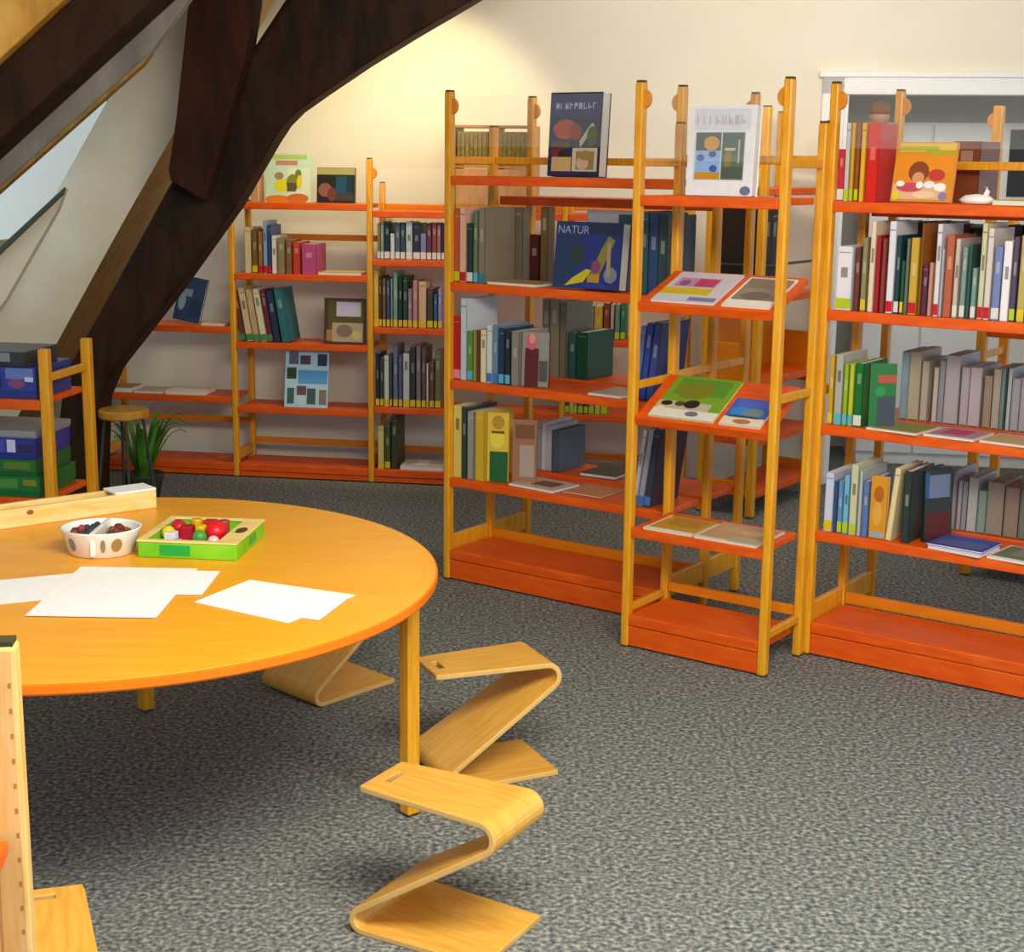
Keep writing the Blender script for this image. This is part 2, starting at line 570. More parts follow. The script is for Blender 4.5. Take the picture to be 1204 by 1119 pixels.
wall_case('low two-shelf orange wall bookcase behind the dark oak brace', -1.29, -0.645, 0.76, 0.76, (0.70, 0.375), (0.228, ))
e1 = wall_case('orange wall bookcase with face-out picture books, right of the dark oak brace', -0.645, 0.0, 1.262, 1.262, (1.262, 0.945, 0.632, 0.335), (1.10, 0.135))
e2 = wall_case('orange wall bookcase of closely packed books, left behind the tall left bookcase', 0.0, 0.875, 1.458, 1.458, (1.235, 1.02, 0.717, 0.355), (1.246, 0.12), knob=True)
acrylic(e2, 0.02, 0.855, 0.0, 1.27, 1.42)
e3 = wall_case('orange wall bookcase seen only through the tall left bookcase', 0.875, 1.415, 1.30, 1.30, (1.235, 0.69, 0.355), (1.256, 0.12), right=True)

# tall narrow case standing end-on beyond the magazine stand
dm_ = frame(0.81, 6.31, -0.6181)
dc = empty('bookcase', dm_)
tag(dc, 'tall orange bookcase standing end-on behind the magazine stand', 'bookcase', 'free-standing bookcases')
for (x, y, h) in ((0, 0, H), (0.232, 0, H), (0, 0.62, H), (0.232, 0.62, 1.64)):
    post(dc, x, y, h, w=0.034, d=0.034)
for y in (0, 0.62):
    for z, hh in ((0.12, 0.06), (0.62, 0.22), (1.456, 0.03)):
        MB().box(0.018, 0.214, y - 0.008, y + 0.008, z - hh / 2, z + hh / 2).build('end_panel', M_RAIL, dc, bevel=0.003)
for z in (1.36, 0.92, 0.58, 0.33, 0.11):
    mb = MB().box(0.01, 0.245, 0.02, 0.6, z - 0.03, z)
    mb.build('shelf', M_SHELF, dc, bevel=0.003)
MB().tube([(0.232, 0.0, 1.05), (0.232, 0.62, 1.05)], 0.006).build('tie_rod', M_METAL, dc)
MB().tube([(0.0, 0.0, 1.05), (0.232, 0.0, 1.05)], 0.006).build('tie_rod', M_METAL, dc)
MB().box(0.0, 0.012, 0.02, 0.6, 0.33, 0.92).build('back_panel', M_RAIL, dc)

# tall case behind the right bookcase
fm_ = frame(1.655, 5.32, -0.6181)
fc = empty('bookcase', fm_)
tag(fc, 'tall orange bookcase half hidden behind the right bookcase, in front of the doorway', 'bookcase', 'free-standing bookcases')
for x, kn in ((0, -1), (0.885, 1)):
    post(fc, x, 0, 1.66, w=0.034, d=0.034, knob=kn)
    post(fc, x, 0.25, 1.3, w=0.034)
    for z in (0.12, 0.8):
        rung(fc, x, 0.015, 0.235, z)
for z in (1.2, 0.9, 0.6, 0.11):
    board(fc, 0.02, 0.865, -0.014, 0.232, z)

# low games shelf on the left
LM = frame(-1.50, 4.80, math.radians(-9))
ls = empty('games_shelf', LM)
tag(ls, 'low orange shelf unit of boxed games behind the round table, at the left edge', 'shelf')
for x in (0, -0.75):
    post(ls, x, 0, 0.85, w=0.034, d=0.032, cap=False)
    post(ls, x, 0.31, 0.85, w=0.034, d=0.032, cap=False)
    for z in (0.755, 0.1):
        rung(ls, x, 0.016, 0.294, z, 0.026)
for z in (0.685, 0.36, 0.09):
    board(ls, -0.73, -0.018, -0.014, 0.31, z, 0.034)
MB().box(0.012, 0.022, -0.01, 0.004, 0.52, 0.55).build('shelf_clip', M_KNOB, ls)

# low shelf unit at the near left corner
NM = frame(-0.572, 1.62, math.radians(8))
ns = empty('low_shelf', NM)
tag(ns, 'pale beech post of a low shelf unit, very close at the left edge', 'shelf')
for x in (0, -0.27):
    for y in (0, -0.8):
        o = post(ns, x, y, 0.915, mat=M_POSTPALE, w=0.036, d=0.032)
        if x == 0 and y == 0:
            hb = MB()
            for k in range(26):
                zz = 0.12 + k * 0.03
                hb.box(0.008, 0.0115, -0.0163, -0.0159, zz - 0.003, zz + 0.003)
            tag(hb.build('peg_holes', plain('b88a48', 0.6), o), kind='stuff')
for y in (0, -0.8):
    for z in (0.78, 0.4, 0.12):
        MB().box(-0.25, -0.02, y - 0.009, y + 0.009, z - 0.02, z + 0.02).build('rung', M_POSTPALE, ns, bevel=0.003)
for z in (0.69, 0.36, 0.08):
    board(ns, -0.27, 0.0, -0.775, -0.025, z, 0.034)

# ------------------------------------------------------------------ books
STICK = {'lime': 'b4cc1c', 'yellow': 'dcc01e', 'red': 'c8141e', 'white': 'dcd8d0', 'cyan': '5cb4cc', 'teal': '2c8088', 'pink': 'e08aa0', 'blue': '3a78c0', 'green': '3c8a4a'}


def book_mesh(t, h, d, c=0.0022):
    mb = MB()
    mb.box(0, t, 0, c, 0, h)
    mb.box(0, c, 0, d, 0, h)
    mb.box(t - c, t, 0, d, 0, h)
    return mb


def blend(a, b, k=0.45):
    return ''.join('%02x' % int(int(a[i:i + 2], 16) * (1 - k) + int(b[i:i + 2], 16) * k) for i in (0, 2, 4))


def stand_book(M, x, y, z, t, h, d, colour, sticker='', lean=0.0, flip=False, name='book'):
    """an upright book, spine facing -y (page edges when flipped)"""
    MM = M @ Matrix.Translation((x, y, z))
    if lean:
        MM = MM @ Matrix.Rotation(math.radians(lean), 4, 'Y')
    if flip:
        MM = MM @ Matrix.Translation((t, d, 0)) @ Matrix.Rotation(math.pi, 4, 'Z')
    mb = book_mesh(t, h, d)
    mats = [plain(colour, 0.42)]
    if t > 0.013 and not flip and h > 0.1:
        v = random.random()
        lum = sum(lin(colour))
        mats.append(plain(blend(colour, '2a2622' if lum > 1.2 else 'd8d2bc'), 0.5))
        if v < 0.75:
            z0 = h * (0.5 + 0.2 * random.random())
            z1 = z0 + h * 0.16
            mb.poly([(t * .28, -0.0004, z0), (t * .72, -0.0004, z0), (t * .72, -0.0004, z1), (t * .28, -0.0004, z1)], 1)
        if v > 0.5:
            mb.poly([(t * .12, -0.0004, h * .9), (t * .88, -0.0004, h * .9), (t * .88, -0.0004, h * .915), (t * .12, -0.0004, h * .915)], 1)
    o = mb.build(name, mats, M=MM)
    MB().box(0.0023, t - 0.0023, 0.0024, d - 0.003, 0.002, h - 0.002).build('page_block', M_PAGES if not flip else plain(colour + '', 0.8), o)  # flipped books have the back row's shade put into their page colour
    if sticker and not flip:
        MB().box(0.0006, t - 0.0006, -0.0012, -0.0002, 0.004, 0.034).build('spine_label', plain(STICK[sticker], 0.5), o)
    return o


def article(s):
    return s


BOOKS = {
    'C2': '1.406,0.047,0.181,e6e6ee,thick white,lime,0;1.461,0.016,0.18,6e3a30,brown,,0;1.482,0.016,0.208,8f8a62,olive,yellow,0;1.504,0.016,0.254,ead4b4,cream,,0;1.523,0.013,0.216,a81c28,red,,0;1.54,0.013,0.207,8f3a30,brick red,,0;1.558,0.02,0.256,e4e3ea,white,red,0;1.582,0.014,0.218,1c3f4c,dark teal,white,0;1.599,0.01,0.148,1e5a34,dark green,yellow,0;1.611,0.01,0.21,6f715f,grey green,,0;1.624,0.023,0.213,c9a534,yellow,red,0;1.653,0.006,0.254,a86426,orange brown,,0;1.662,0.016,0.141,5c2440,maroon,,0;1.68,0.012,0.147,c48f72,tan,,0;1.696,0.015,0.253,dfd8de,tall white,red,0;1.712,0.009,0.186,b3aeba,grey,,0;1.724,0.023,0.224,b85f3f,salmon,,0;1.75,0.014,0.215,cabbb2,pale,white,0;1.77,0.015,0.193,7d9890,grey teal,white,0;1.788,0.01,0.2,32584f,deep teal,,0;1.801,0.014,0.138,789a90,light teal,white,0;1.82,0.015,0.259,cdc8a4,pale green,red,0;1.837,0.017,0.246,d8cdc2,beige,red,0;1.858,0.022,0.199,7484b4,blue,white,0;1.883,0.022,0.214,f0ebee,shiny white,,0;1.908,0.015,0.226,55465e,dark purple,lime,0;1.928,0.02,0.231,bda85c,yellow and blue,yellow,0;1.95,0.015,0.209,8a3a3a,dark red,,0;1.966,0.016,0.223,3f6a9a,blue grey,,0',
    'C3': '1.401,0.015,0.201,caa62c,mustard,yellow,0;1.42,0.024,0.205,aeb0a4,grey,cyan,0;1.447,0.014,0.18,93b824,lime,cyan,0;1.464,0.014,0.181,b9c832,yellow green,cyan,0;1.481,0.025,0.185,0f6e2c,dark green,white,0',
    'C4': '1.408,0.026,0.176,c6d4ec,pale blue,yellow,0;1.438,0.01,0.154,34508a,dark blue,,0;1.45,0.015,0.156,5f96c0,blue,lime,0;1.467,0.017,0.175,70b6d6,light blue,lime,0;1.487,0.022,0.21,c9cdaa,cream,lime,0;1.513,0.011,0.196,b4bebe,pale grey,,0;1.526,0.019,0.166,5c78ac,mid blue,,0;1.601,0.018,0.215,e6d2a0,cream leaning,,5;1.648,0.022,0.211,2b3a34,dark green,,0',
    'C1': '1.388,0.02,0.145,c42a40,pink red,white,0;1.413,0.014,0.217,c8c6bc,pale grey,lime,0;1.429,0.011,0.217,e0a41e,yellow,lime,0;1.444,0.012,0.216,96561a,brown,lime,0;1.459,0.014,0.217,eab02a,golden yellow,,0;1.477,0.034,0.216,d41c10,thick red,,0',
    'A2': '0.01,0.024,0.242,ba5540,salmon,lime,0;0.039,0.026,0.25,e0b494,cream pink,red,0;0.069,0.025,0.198,2c3c30,dark green,white,0;0.097,0.019,0.241,6a7864,grey green,cyan,0;0.119,0.027,0.252,857a62,beige grey,teal,0',
    'A3': '0.002,0.03,0.218,b81c22,red,pink,0;0.043,0.025,0.279,c8cfd4,tall white,,0;0.073,0.024,0.17,5f9038,green,cyan,0;0.1,0.012,0.174,a8925a,olive tan,,0;0.116,0.011,0.175,6c4420,brown,,0;0.13,0.024,0.177,ead8b2,cream,,0;0.157,0.022,0.194,d4dada,white,blue,0;0.182,0.021,0.199,7088a4,grey blue,blue,0;0.207,0.022,0.19,223c5c,navy,cyan,0;0.233,0.021,0.181,2a2e34,black,cyan,0;0.259,0.031,0.183,8a8478,grey,,0',
    'A4': '0.012,0.036,0.253,dec868,yellow,,0;0.051,0.021,0.251,35463f,dark green,,0;0.077,0.027,0.238,989890,grey,,0;0.11,0.038,0.242,d8b02c,golden,,0',
    'E1b': '-0.586,0.031,0.205,d6c49a,cream,,0;-0.551,0.025,0.196,7c5c34,brown,yellow,0;-0.522,0.02,0.187,a06a40,tan,red,0;-0.498,0.018,0.235,8ea8c4,pale blue,red,0;-0.476,0.014,0.216,2f4a8c,blue,red,0;-0.458,0.022,0.169,e0dcd2,white,,0;-0.431,0.034,0.161,8c8254,olive,,0;-0.392,0.028,0.152,8a5a34,russet,,0;-0.359,0.033,0.143,c23c2c,red,,0;-0.318,0.068,0.135,b8487e,magenta,,0',
    'E1c': '-0.614,0.024,0.231,6a3a2a,dark brown,green,-9;-0.586,0.031,0.246,d8c096,cream,green,-9;-0.551,0.029,0.242,c8aa78,beige,green,-9;-0.517,0.03,0.243,e2d6b4,ivory,green,-9;-0.483,0.024,0.239,6c2a3c,maroon,green,-9;-0.455,0.031,0.235,2a3656,navy,,-9;-0.417,0.041,0.245,2e7078,teal,,-9',
    'E2a': '0.033,0.012,0.158,8c7a34,olive,white,0;0.047,0.015,0.164,7f9290,grey green,white,0;0.065,0.024,0.159,16303e,dark teal,white,0;0.092,0.019,0.114,ccd2d6,short white,white,0;0.114,0.021,0.16,4a5e74,slate blue,white,0;0.138,0.021,0.16,34485e,dark slate,white,0;0.163,0.029,0.166,b9c4cc,silver,white,0;0.196,0.031,0.161,24304c,navy,white,0;0.229,0.026,0.117,8080b4,lavender,white,0;0.258,0.021,0.162,6e3040,maroon,white,0;0.282,0.02,0.163,8a4448,dark rose,white,0;0.304,0.017,0.158,a2606a,rose,white,0;0.324,0.013,0.163,28304a,midnight blue,white,0',
    'E2b': '0.009,0.022,0.253,d2b048,yellow,yellow,0;0.036,0.014,0.226,4a3424,dark brown,yellow,0;0.054,0.015,0.217,7a5a3a,brown,yellow,0;0.073,0.015,0.213,3c5478,blue,yellow,0;0.092,0.009,0.218,8a96a0,grey,yellow,0;0.104,0.02,0.246,78a094,pale teal,yellow,0;0.128,0.017,0.228,1f3a30,dark green,yellow,0;0.149,0.02,0.229,254a3e,bottle green,yellow,0;0.172,0.018,0.174,a07a90,mauve,yellow,0;0.194,0.021,0.212,c08a8c,pink,yellow,0;0.22,0.035,0.208,d8b494,peach,yellow,0;0.259,0.027,0.177,4a4630,dark olive,yellow,0;0.29,0.015,0.15,3a62a4,bright blue,yellow,0;0.309,0.019,0.178,9c8cc0,lavender,yellow,0',
    'E2c': '0.02,0.018,0.241,2a2c30,black,yellow,0;0.041,0.016,0.223,3c4448,charcoal,yellow,0;0.06,0.022,0.233,ccd0cc,white,yellow,0;0.086,0.011,0.234,4a5058,dark grey,yellow,0;0.102,0.021,0.281,6a7088,slate,yellow,0;0.127,0.017,0.235,585e8a,indigo,yellow,0;0.148,0.029,0.245,c4c8c6,silver,yellow,0;0.18,0.025,0.274,2c3a38,dark green,yellow,0;0.209,0.021,0.284,7c7478,grey mauve,yellow,0;0.234,0.019,0.276,6a4c58,plum,yellow,0;0.256,0.009,0.202,dcdcd4,slim white,yellow,0;0.27,0.021,0.212,6a4a34,brown,yellow,0;0.295,0.027,0.259,6e6e48,olive,yellow,0',
    'E2d': '0.029,0.028,0.199,d8c67c,cream,yellow,0;0.062,0.025,0.219,4a5a2a,olive green,yellow,0;0.092,0.028,0.248,40402a,dark olive,,0',
    'E3b': '0.953,0.016,0.137,8c8a3a,olive,lime,0;0.974,0.013,0.151,d0c850,yellow,lime,0;0.99,0.018,0.145,b0a890,beige,lime,0;1.011,0.038,0.145,c8a436,mustard,lime,0;1.053,0.026,0.16,8c3c22,red brown,lime,0;1.083,0.016,0.154,b8aa8c,tan,lime,0;1.103,0.022,0.154,70887c,grey green,lime,0;1.128,0.021,0.162,2f7a50,green,lime,0',
    'E3c': '0.88,0.02,0.262,4a4638,dark olive,lime,0;0.905,0.018,0.263,d2cfae,ivory,lime,0;0.927,0.016,0.263,9aa08a,grey green,lime,0;0.947,0.023,0.264,60646c,grey,lime,0;0.974,0.019,0.265,2c3434,black,lime,0;0.996,0.023,0.265,8a98a2,blue grey,lime,0;1.023,0.023,0.266,d4d8a8,pale lime,lime,0;1.049,0.029,0.267,a8c060,light green,lime,0',
}
# shelf key: (frame, z, y of the spines, depth, phrase)
SHELVES = {
    'C1': (FA, 1.3535, 0.006, 0.135, 'right bookcase top shelf'),
    'C2': (FA, 1.0455, 0.006, 0.17, 'right bookcase second shelf'),
    'C3': (FA, 0.7105, 0.006, 0.18, 'right bookcase third shelf'),
    'C4': (FA, 0.3885, 0.006, 0.18, 'right bookcase fourth shelf'),
    'A2': (FA, 1.0505, 0.006, 0.18, 'left bookcase second shelf'),
    'A3': (FA, 0.7155, 0.006, 0.18, 'left bookcase third shelf'),
    'A4': (FA, 0.3705, 0.006, 0.18, 'left bookcase fourth shelf'),
    'E1b': (FE, 0.9455, 0.006, 0.16, 'picture-book wall bookcase upper shelf'),
    'E1c': (FE, 0.6325, 0.006, 0.16, 'picture-book wall bookcase middle shelf'),
    'E2a': (FE, 1.0205, 0.006, 0.15, 'packed wall bookcase upper shelf'),
    'E2b': (FE, 0.7175, 0.006, 0.15, 'packed wall bookcase middle shelf'),
    'E2c': (FE, 0.3555, 0.006, 0.15, 'packed wall bookcase lower shelf'),
    'E2d': (FE, 0.0655, 0.006, 0.15, 'packed wall bookcase base'),
    'E3b': (FE, 0.6905, 0.006, 0.15, 'upper shelf seen through the left bookcase'),
    'E3c': (FE, 0.3555, 0.006, 0.15, 'lower shelf seen through the left bookcase'),
}
XMIN = {'A': 0.015, 'C': 1.393, 'E1': -0.63, 'E2': 0.015, 'E3': 0.889}
ZTOP = {'E2a': 0.19, 'E1b': 0.27, 'E2b': 0.265, 'E2c': 0.32, 'E1c': 0.275, 'A2': 0.30, 'A3': 0.29, 'A4': 0.30, 'C2': 0.265}
for key, txt in BOOKS.items():
    M, z, y, d, phrase = SHELVES[key]
    xm = XMIN[key[:2] if key[0] == 'E' else key[0]]
    lastx = -9
    for i, r in enumerate(txt.split(';')):
        x, t, h, cc, nm, stck, lean = r.split(',')
        x, t, h, lean = float(x), float(t), float(h), float(lean)
        x = max(x, xm, lastx + 0.0006)
        h = min(h, ZTOP.get(key, 0.3))
        t -= 0.0004
        lastx = x + t
        zz = z
        dz = 0.0
        if lean > 0:
            zz = z + t * math.sin(math.radians(lean)) + 0.0004
        o = stand_book(M, x, y + 0.0015 * random.random(), zz, t, h, d * (0.94 + 0.06 * random.random()), cc, stck, lean)
        lab = '%s book%s, %s from left, %s' % (nm, (' with %s label' % stck) if stck else '', ORD[i], phrase)
        if lean:
            lab = '%s leaning book, %s from left, %s' % (nm.replace(' leaning', ''), ORD[i], phrase)
        tag(o, lab, 'book', 'books on the ' + phrase)

# rows with their page edges towards us, on the far side of the double bookcases; page colours greyed as in shade
REAR = {
    'right bookcase third shelf': (0.7005, [(1.512, .023, .206, '8ea4b0'), (1.537, .034, .209, 'b0aa90'), (1.577, .02, .183, 'b4a898'), (1.614, .013, .166, 'c0b4a8'), (1.631, .015, .19, '90909c'), (1.649, .042, .207, 'a8a4a6'), (1.698, .023, .175, 'aaa0a2'), (1.724, .033, .177, 'b0a6a8'), (1.767, .022, .156, '94826e'), (1.793, .021, .178, 'a0988c'), (1.817, .009, .18, '6a8880'), (1.836, .009, .182, 'a8b4b4'), (1.849, .022, .155, '98979c'), (1.874, .019, .158, '9a989a'), (1.896, .03, .17, 'a8a29a')]),
    'right bookcase fourth shelf': (0.3825, [(1.591, .014, .162, '5a6870'), (1.614, .027, .153, 'a09cac'), (1.644, .019, .157, '948fa2'), (1.666, .025, .16, 'a6a2b4'), (1.696, .009, .18, 'b4b0b6'), (1.713, .01, .152, 'b0aab0'), (1.727, .013, .151, '96949c'), (1.744, .027, .167, 'aeb2ac'), (1.775, .023, .131, '7f968e'), (1.801, .048, .161, '8c8474'), (1.854, .04, .152, '8a7868'), (1.898, .022, .152, '6a7264'), (1.924, .03, .16, '7a7466')]),
}
RN = {'8ea4b0': 'blue grey', 'b0aa90': 'straw', 'b4a898': 'beige', 'c0b4a8': 'pale', '90909c': 'grey', 'a8a4a6': 'broad silver', 'aaa0a2': 'shaded grey', 'b0a6a8': 'pale mauve', '94826e': 'brownish', 'a0988c': 'taupe', '6a8880': 'thin green', 'a8b4b4': 'thin mint', '98979c': 'ash grey', '9a989a': 'mid grey', 'a8a29a': 'stone', '5a6870': 'slate', 'a09cac': 'lavender', '948fa2': 'violet grey', 'a6a2b4': 'lilac', 'b4b0b6': 'thin white', 'b0aab0': 'slim pale', '96949c': 'grey', 'aeb2ac': 'light grey', '7f968e': 'sage', '8c8474': 'thick khaki', '8a7868': 'thick brown', '6a7264': 'shaded green', '7a7466': 'drab'}
for phrase, (z, bl) in REAR.items():
    for i, (x, t, h, cc) in enumerate(bl):
        o = stand_book(FA, x, 0.285, z, t, h, 0.17, cc, flip=True)
        tag(o, '%s page edges of a book, %s from left, back row, %s' % (RN[cc], ORD[i], phrase), 'book', 'back row, ' + phrase)
for i, (x, t, h, cc, nm) in enumerate([(0.178, .02, .15, '9aa0a8', 'pale grey'), (0.20, .016, .175, 'c8c8cc', 'white'), (0.218, .022, .165, 'b0b4b8', 'silver'), (0.242, .03, .15, '4a5866', 'slate')]):
    o = stand_book(FA, x, 0.285, 0.3725, t, h, 0.17, cc, flip=True)
    tag(o, '%s page edges of a book, %s from left, far side of left bookcase' % (nm, ORD[i]), 'book', 'back row of the left bookcase')
for i, (x, t, h, cc, nm) in enumerate([(0.20, .03, .27, '7c7a66', 'olive grey'), (0.232, .04, .272, '8a8670', 'tall khaki'), (0.274, .025, .26, '76745e', 'tall drab'), (0.312, .03, .16, '2a5858', 'dark teal'), (0.344, .045, .165, '144a30', 'dark green')]):
    o = stand_book(FA, x, 0.275, 0.7155, t, h, 0.17, cc)
    tag(o, '%s book, %s from left in back row, third shelf of left bookcase' % (nm, ORD[i]), 'book', 'back row, third shelf of the left bookcase')
for i, (x, t, h, cc, nm) in enumerate([(0.10, .07, .25, '6e6450', 'olive brown'), (0.20, .04, .16, '44160e', 'short maroon'), (0.245, .03, .255, '6c5632', 'tan brown')]):
    o = stand_book(FA, x, 0.24 if False else 0.19, 1.0505, t, h, 0.035 if i == 1 else 0.04, cc)
    tag(o, '%s book standing behind the front row, second shelf of left bookcase' % nm, 'book')
for i, (x, t, h, cc, nm) in enumerate([(1.41, .03, .26, '3c2418', 'dark brown'), (1.442, .035, .262, '5a2a22', 'maroon'), (1.48, .05, .262, '30241c', 'black brown'), (1.535, .03, .26, '4a1e28', 'wine'), (1.57, .06, .265, '3a4636', 'dark olive'), (1.64, .05, .258, '4c2c1a', 'brown'), (1.70, .06, .25, '38322a', 'charcoal'), (1.78, .06, .26, '26382c', 'bottle green'), (1.85, .05, .26, '40302a', 'umber')]):
    o = stand_book(FA, x, 0.285, 1.0305, t, h, 0.17, cc, flip=False)
    tag(o, '%s book in back row, rising behind the second shelf of right bookcase' % nm, 'book', 'back row, second shelf of the right bookcase')
for z, lst in ((0.3605, [(0.045, 'b0b0ac'), (0.04, '6c3c20'), (0.05, '808890'), (0.05, '3a3430'), (0.04, '5a2c18')]), (0.9205, [(0.07, '2a1c14'), (0.06, '1e2018'), (0.05, '34241c')])):
    yy = 0.03
    for i, (t, cc) in enumerate(lst):
        mm = dm_ @ Matrix.Translation((0.225, yy, 0)) @ Matrix.Rotation(math.radians(90), 4, 'Z')
        o = stand_book(mm, 0, 0, (0.3305 if z < 0.5 else 0.9205), t, 0.21 if z < 0.5 else 0.36, 0.19, cc)
        yy += t + 0.001
        tag(o, '%s book, %s from the front on %s shelf of the end-on bookcase' % ('dark' if z > .5 else 'drab', ORD[i], 'upper' if z > .5 else 'lower'), 'book', 'books in the end-on bookcase')
o = stand_book(FA, 1.62, 0.30, 1.3355, .08, .19, 0.17, '7c3c1c', name='box_file')
tag(o, 'red-brown box file behind the orange picture book, far side of right bookcase', 'box')

# right-hand end of each shelf of the left bookcase, seen past the stand's post
for z, lst, phrase in ((1.0505, [(0.745, .03, .255, '2c5a60', 'teal', 0), (0.777, .034, .25, '2a4470', 'dark blue', 0), (0.812, .03, .245, '30464a', 'slate teal', 0)], 'second'),
                       (0.7155, [(0.735, .018, .235, '6a80c0', 'light blue', 6), (0.7565, .022, .245, '2f48a0', 'blue', 6), (0.782, .026, .25, '3a4a8c', 'indigo', 6)], 'third'),
                       (0.3705, [(0.742, .016, .25, 'd0c8c8', 'white', 8), (0.762, .02, .255, 'a09cae', 'grey', 8), (0.786, .022, .26, '3c3c4c', 'charcoal', 8)], 'fourth')):
    for i, (x, t, h, cc, nm, ln) in enumerate(lst):
        o = stand_book(FA, x, 0.01, z + 0.0008, t, h, 0.18, cc, 'blue' if z < 0.5 else '', 0)
        if ln:
            mm = FA @ Matrix.Translation((x, 0.01, z + t * math.sin(math.radians(ln)) + 0.0006)) @ Matrix.Rotation(math.radians(ln), 4, 'Y')
            mm.translation *= K
            o.matrix_world = mm
        tag(o, '%s book at the right end of left bookcase, %s shelf, %s of three' % (nm, phrase, ORD[i]), 'book', 'right end books of the left bookcase, %s shelf' % phrase)


def art_mesh(prims, w, h, base):
    """flat print: prims are ('r',u0,v0,u1,v1,colour) ('e',u,v,ru,rv,colour) ('p',[(u,v)..],colour), u,v in 0..1; on the plane y=0"""
    mb = MB()
    mats, idx = [], {}
    for k, p in enumerate(prims):
        c = p[-1]
        if c not in idx:
            idx[c] = len(mats)
            mats.append(plain(c, 0.45))
        yy = -0.0004 - 0.00012 * k
        ax = lambda u, v: (u * w, yy, v * h)
        if p[0] == 'r':
            mb.poly([ax(p[1], p[2]), ax(p[3], p[2]), ax(p[3], p[4]), ax(p[1], p[4])], idx[c])
        elif p[0] == 'e':
            mb.ell(p[1], p[2], p[3], p[4], ax, idx[c])
        else:
            mb.poly([ax(u, v) for u, v in p[1]], idx[c])
    return mb, mats


def face_book(M, x, y, z, w, h, t, colour, prims, tilt=0.0, yaw=0.0, roll=0.0, name='picture_book', pages=None, text=None):
    """a book with its front cover facing -y, leaning back by tilt"""
    z += t * math.sin(math.radians(tilt)) + w * math.sin(math.radians(abs(roll))) + 0.0004
    MM = M @ Matrix.Translation((x, y, z)) @ Matrix.Rotation(math.radians(yaw), 4, 'Z') @ Matrix.Rotation(math.radians(-tilt), 4, 'X') @ Matrix.Rotation(math.radians(roll), 4, 'Y')
    c = min(0.0025, t * 0.3)
    mb = MB()
    mb.box(0, w, 0, c, 0, h).box(0, w, t - c, t, 0, h).box(0, c, c, t - c, 0, h)
    o = mb.build(name, plain(colour, 0.4), M=MM)
    MB().box(c, w - 0.003, c, t - c, 0.002, h - 0.002).build('page_block', pages or M_PAGES, o)
    if prims:
        a, mats = art_mesh(prims, w, h, 0)
        a.build('cover_print', mats, o)
    if text:
        for s, u, v, size, cc in text:
            cu = bpy.data.curves.new('cover_title', 'FONT')
            cu.body = s
            cu.size = size * K
            cu.align_x = 'CENTER'
            cu.materials.append(plain(cc, 0.5))
            tmp = bpy.data.objects.new('cover_title', cu)
            me = bpy.data.meshes.new_from_object(tmp)
            bpy.data.objects.remove(tmp, do_unlink=True)
            to = bpy.data.objects.new('cover_title', me)
            col.objects.link(to)
            to.parent = o
            to.location = (u * w * K, -0.004 * K, v * h * K)
            to.rotation_euler = (math.pi / 2, 0, 0)
    return o


def letters(u0, u1, v, hgt, c, n, seed):
    """a line of small illegible strokes, as the photograph shows the title"""
    rr = random.Random(seed)
    out = []
    st_ = (u1 - u0) / n
    for i in range(n):
        a = u0 + i * st_
        out.append(('r', a, v, a + st_ * .22, v + hgt, c))
        if rr.random() < .6:
            out.append(('r', a, v + hgt * rr.choice([0, .42, .82]), a + st_ * .7, v + hgt * .18 + hgt * rr.choice([0, .42, .8]), c))
        if rr.random() < .5:
            out.append(('r', a + st_ * .5, v, a + st_ * .7, v + hgt, c))
    return out


# the two big blue books and the white one shown face-out on the middle row
navy = [('r', 0.03, 0.02, .99, .98, '23284e'), ('r', 0.03, .7, .97, .97, '2a3266'), ('e', .32, .56, .24, .12, 'a84a30'), ('e', .52, .53, .12, .1, '8a3a26'), ('p', [(.6, .42), (.78, .6), (.84, .64), (.88, .6), (.72, .44), (.62, .34)], 'b8b0a0'),
        ('e', .84, .48, .1, .12, '4a5428'), ('r', .06, .33, .42, .42, '4c4830'), ('e', .2, .3, .16, .08, '6a2836'), ('e', .3, .26, .1, .06, '2c1c18'), ('r', .08, .06, .46, .23, 'c8a068'),
        ('r', .48, .06, .96, .34, 'c8bca0'), ('r', .55, .08, .9, .3, '8e7a4e'), ('e', .68, .16, .12, .08, 'c8a888'), ('e', .74, .25, .14, .06, '9a8040')] + letters(.12, .92, .8, .075, 'a0a6cc', 9, 3)
o = face_book(FA, 0.388, 0.012, 1.4055, 0.196, 0.262, 0.05, '1c2040', navy, tilt=4, yaw=0)
tag(o, 'thick navy blue book with flower picture, face-out on top of left bookcase', 'book')
blue = [('r', 0.01, 0.01, .99, .99, '26357c'), ('p', [(.02, .02), (.3, .02), (.42, .98), (.02, .98)], '223a5e'), ('e', .36, .5, .1, .16, '2c3c3a'), ('r', .45, .82, .98, .98, '24304c'), ('p', [(.52, .1), (.66, .12), (.9, .74), (.8, .8), (.7, .6)], '8a8038'),
        ('p', [(.18, .03), (.46, .1), (.58, .28), (.5, .3), (.3, .16)], 'c8b820'), ('r', .52, .1, .7, .22, 'b89030'), ('e', .64, .34, .07, .1, '8a4068'), ('r', .5, .02, .78, .08, '3438a0'), ('e', .86, .22, .1, .12, '7a8494'), ('p', [(.8, .2), (.86, .2), (.84, .7), (.79, .7)], 'a8946a')]
o = face_book(FA, 0.425, 0.0, 1.0508, 0.252, 0.212, 0.05, '20305e', blue, tilt=6, yaw=0, text=[('NATUR', .27, .82, 0.036, '9aa0c0')])
tag(o, 'blue book with yellow fish picture, face-out on second shelf of left bookcase', 'book')
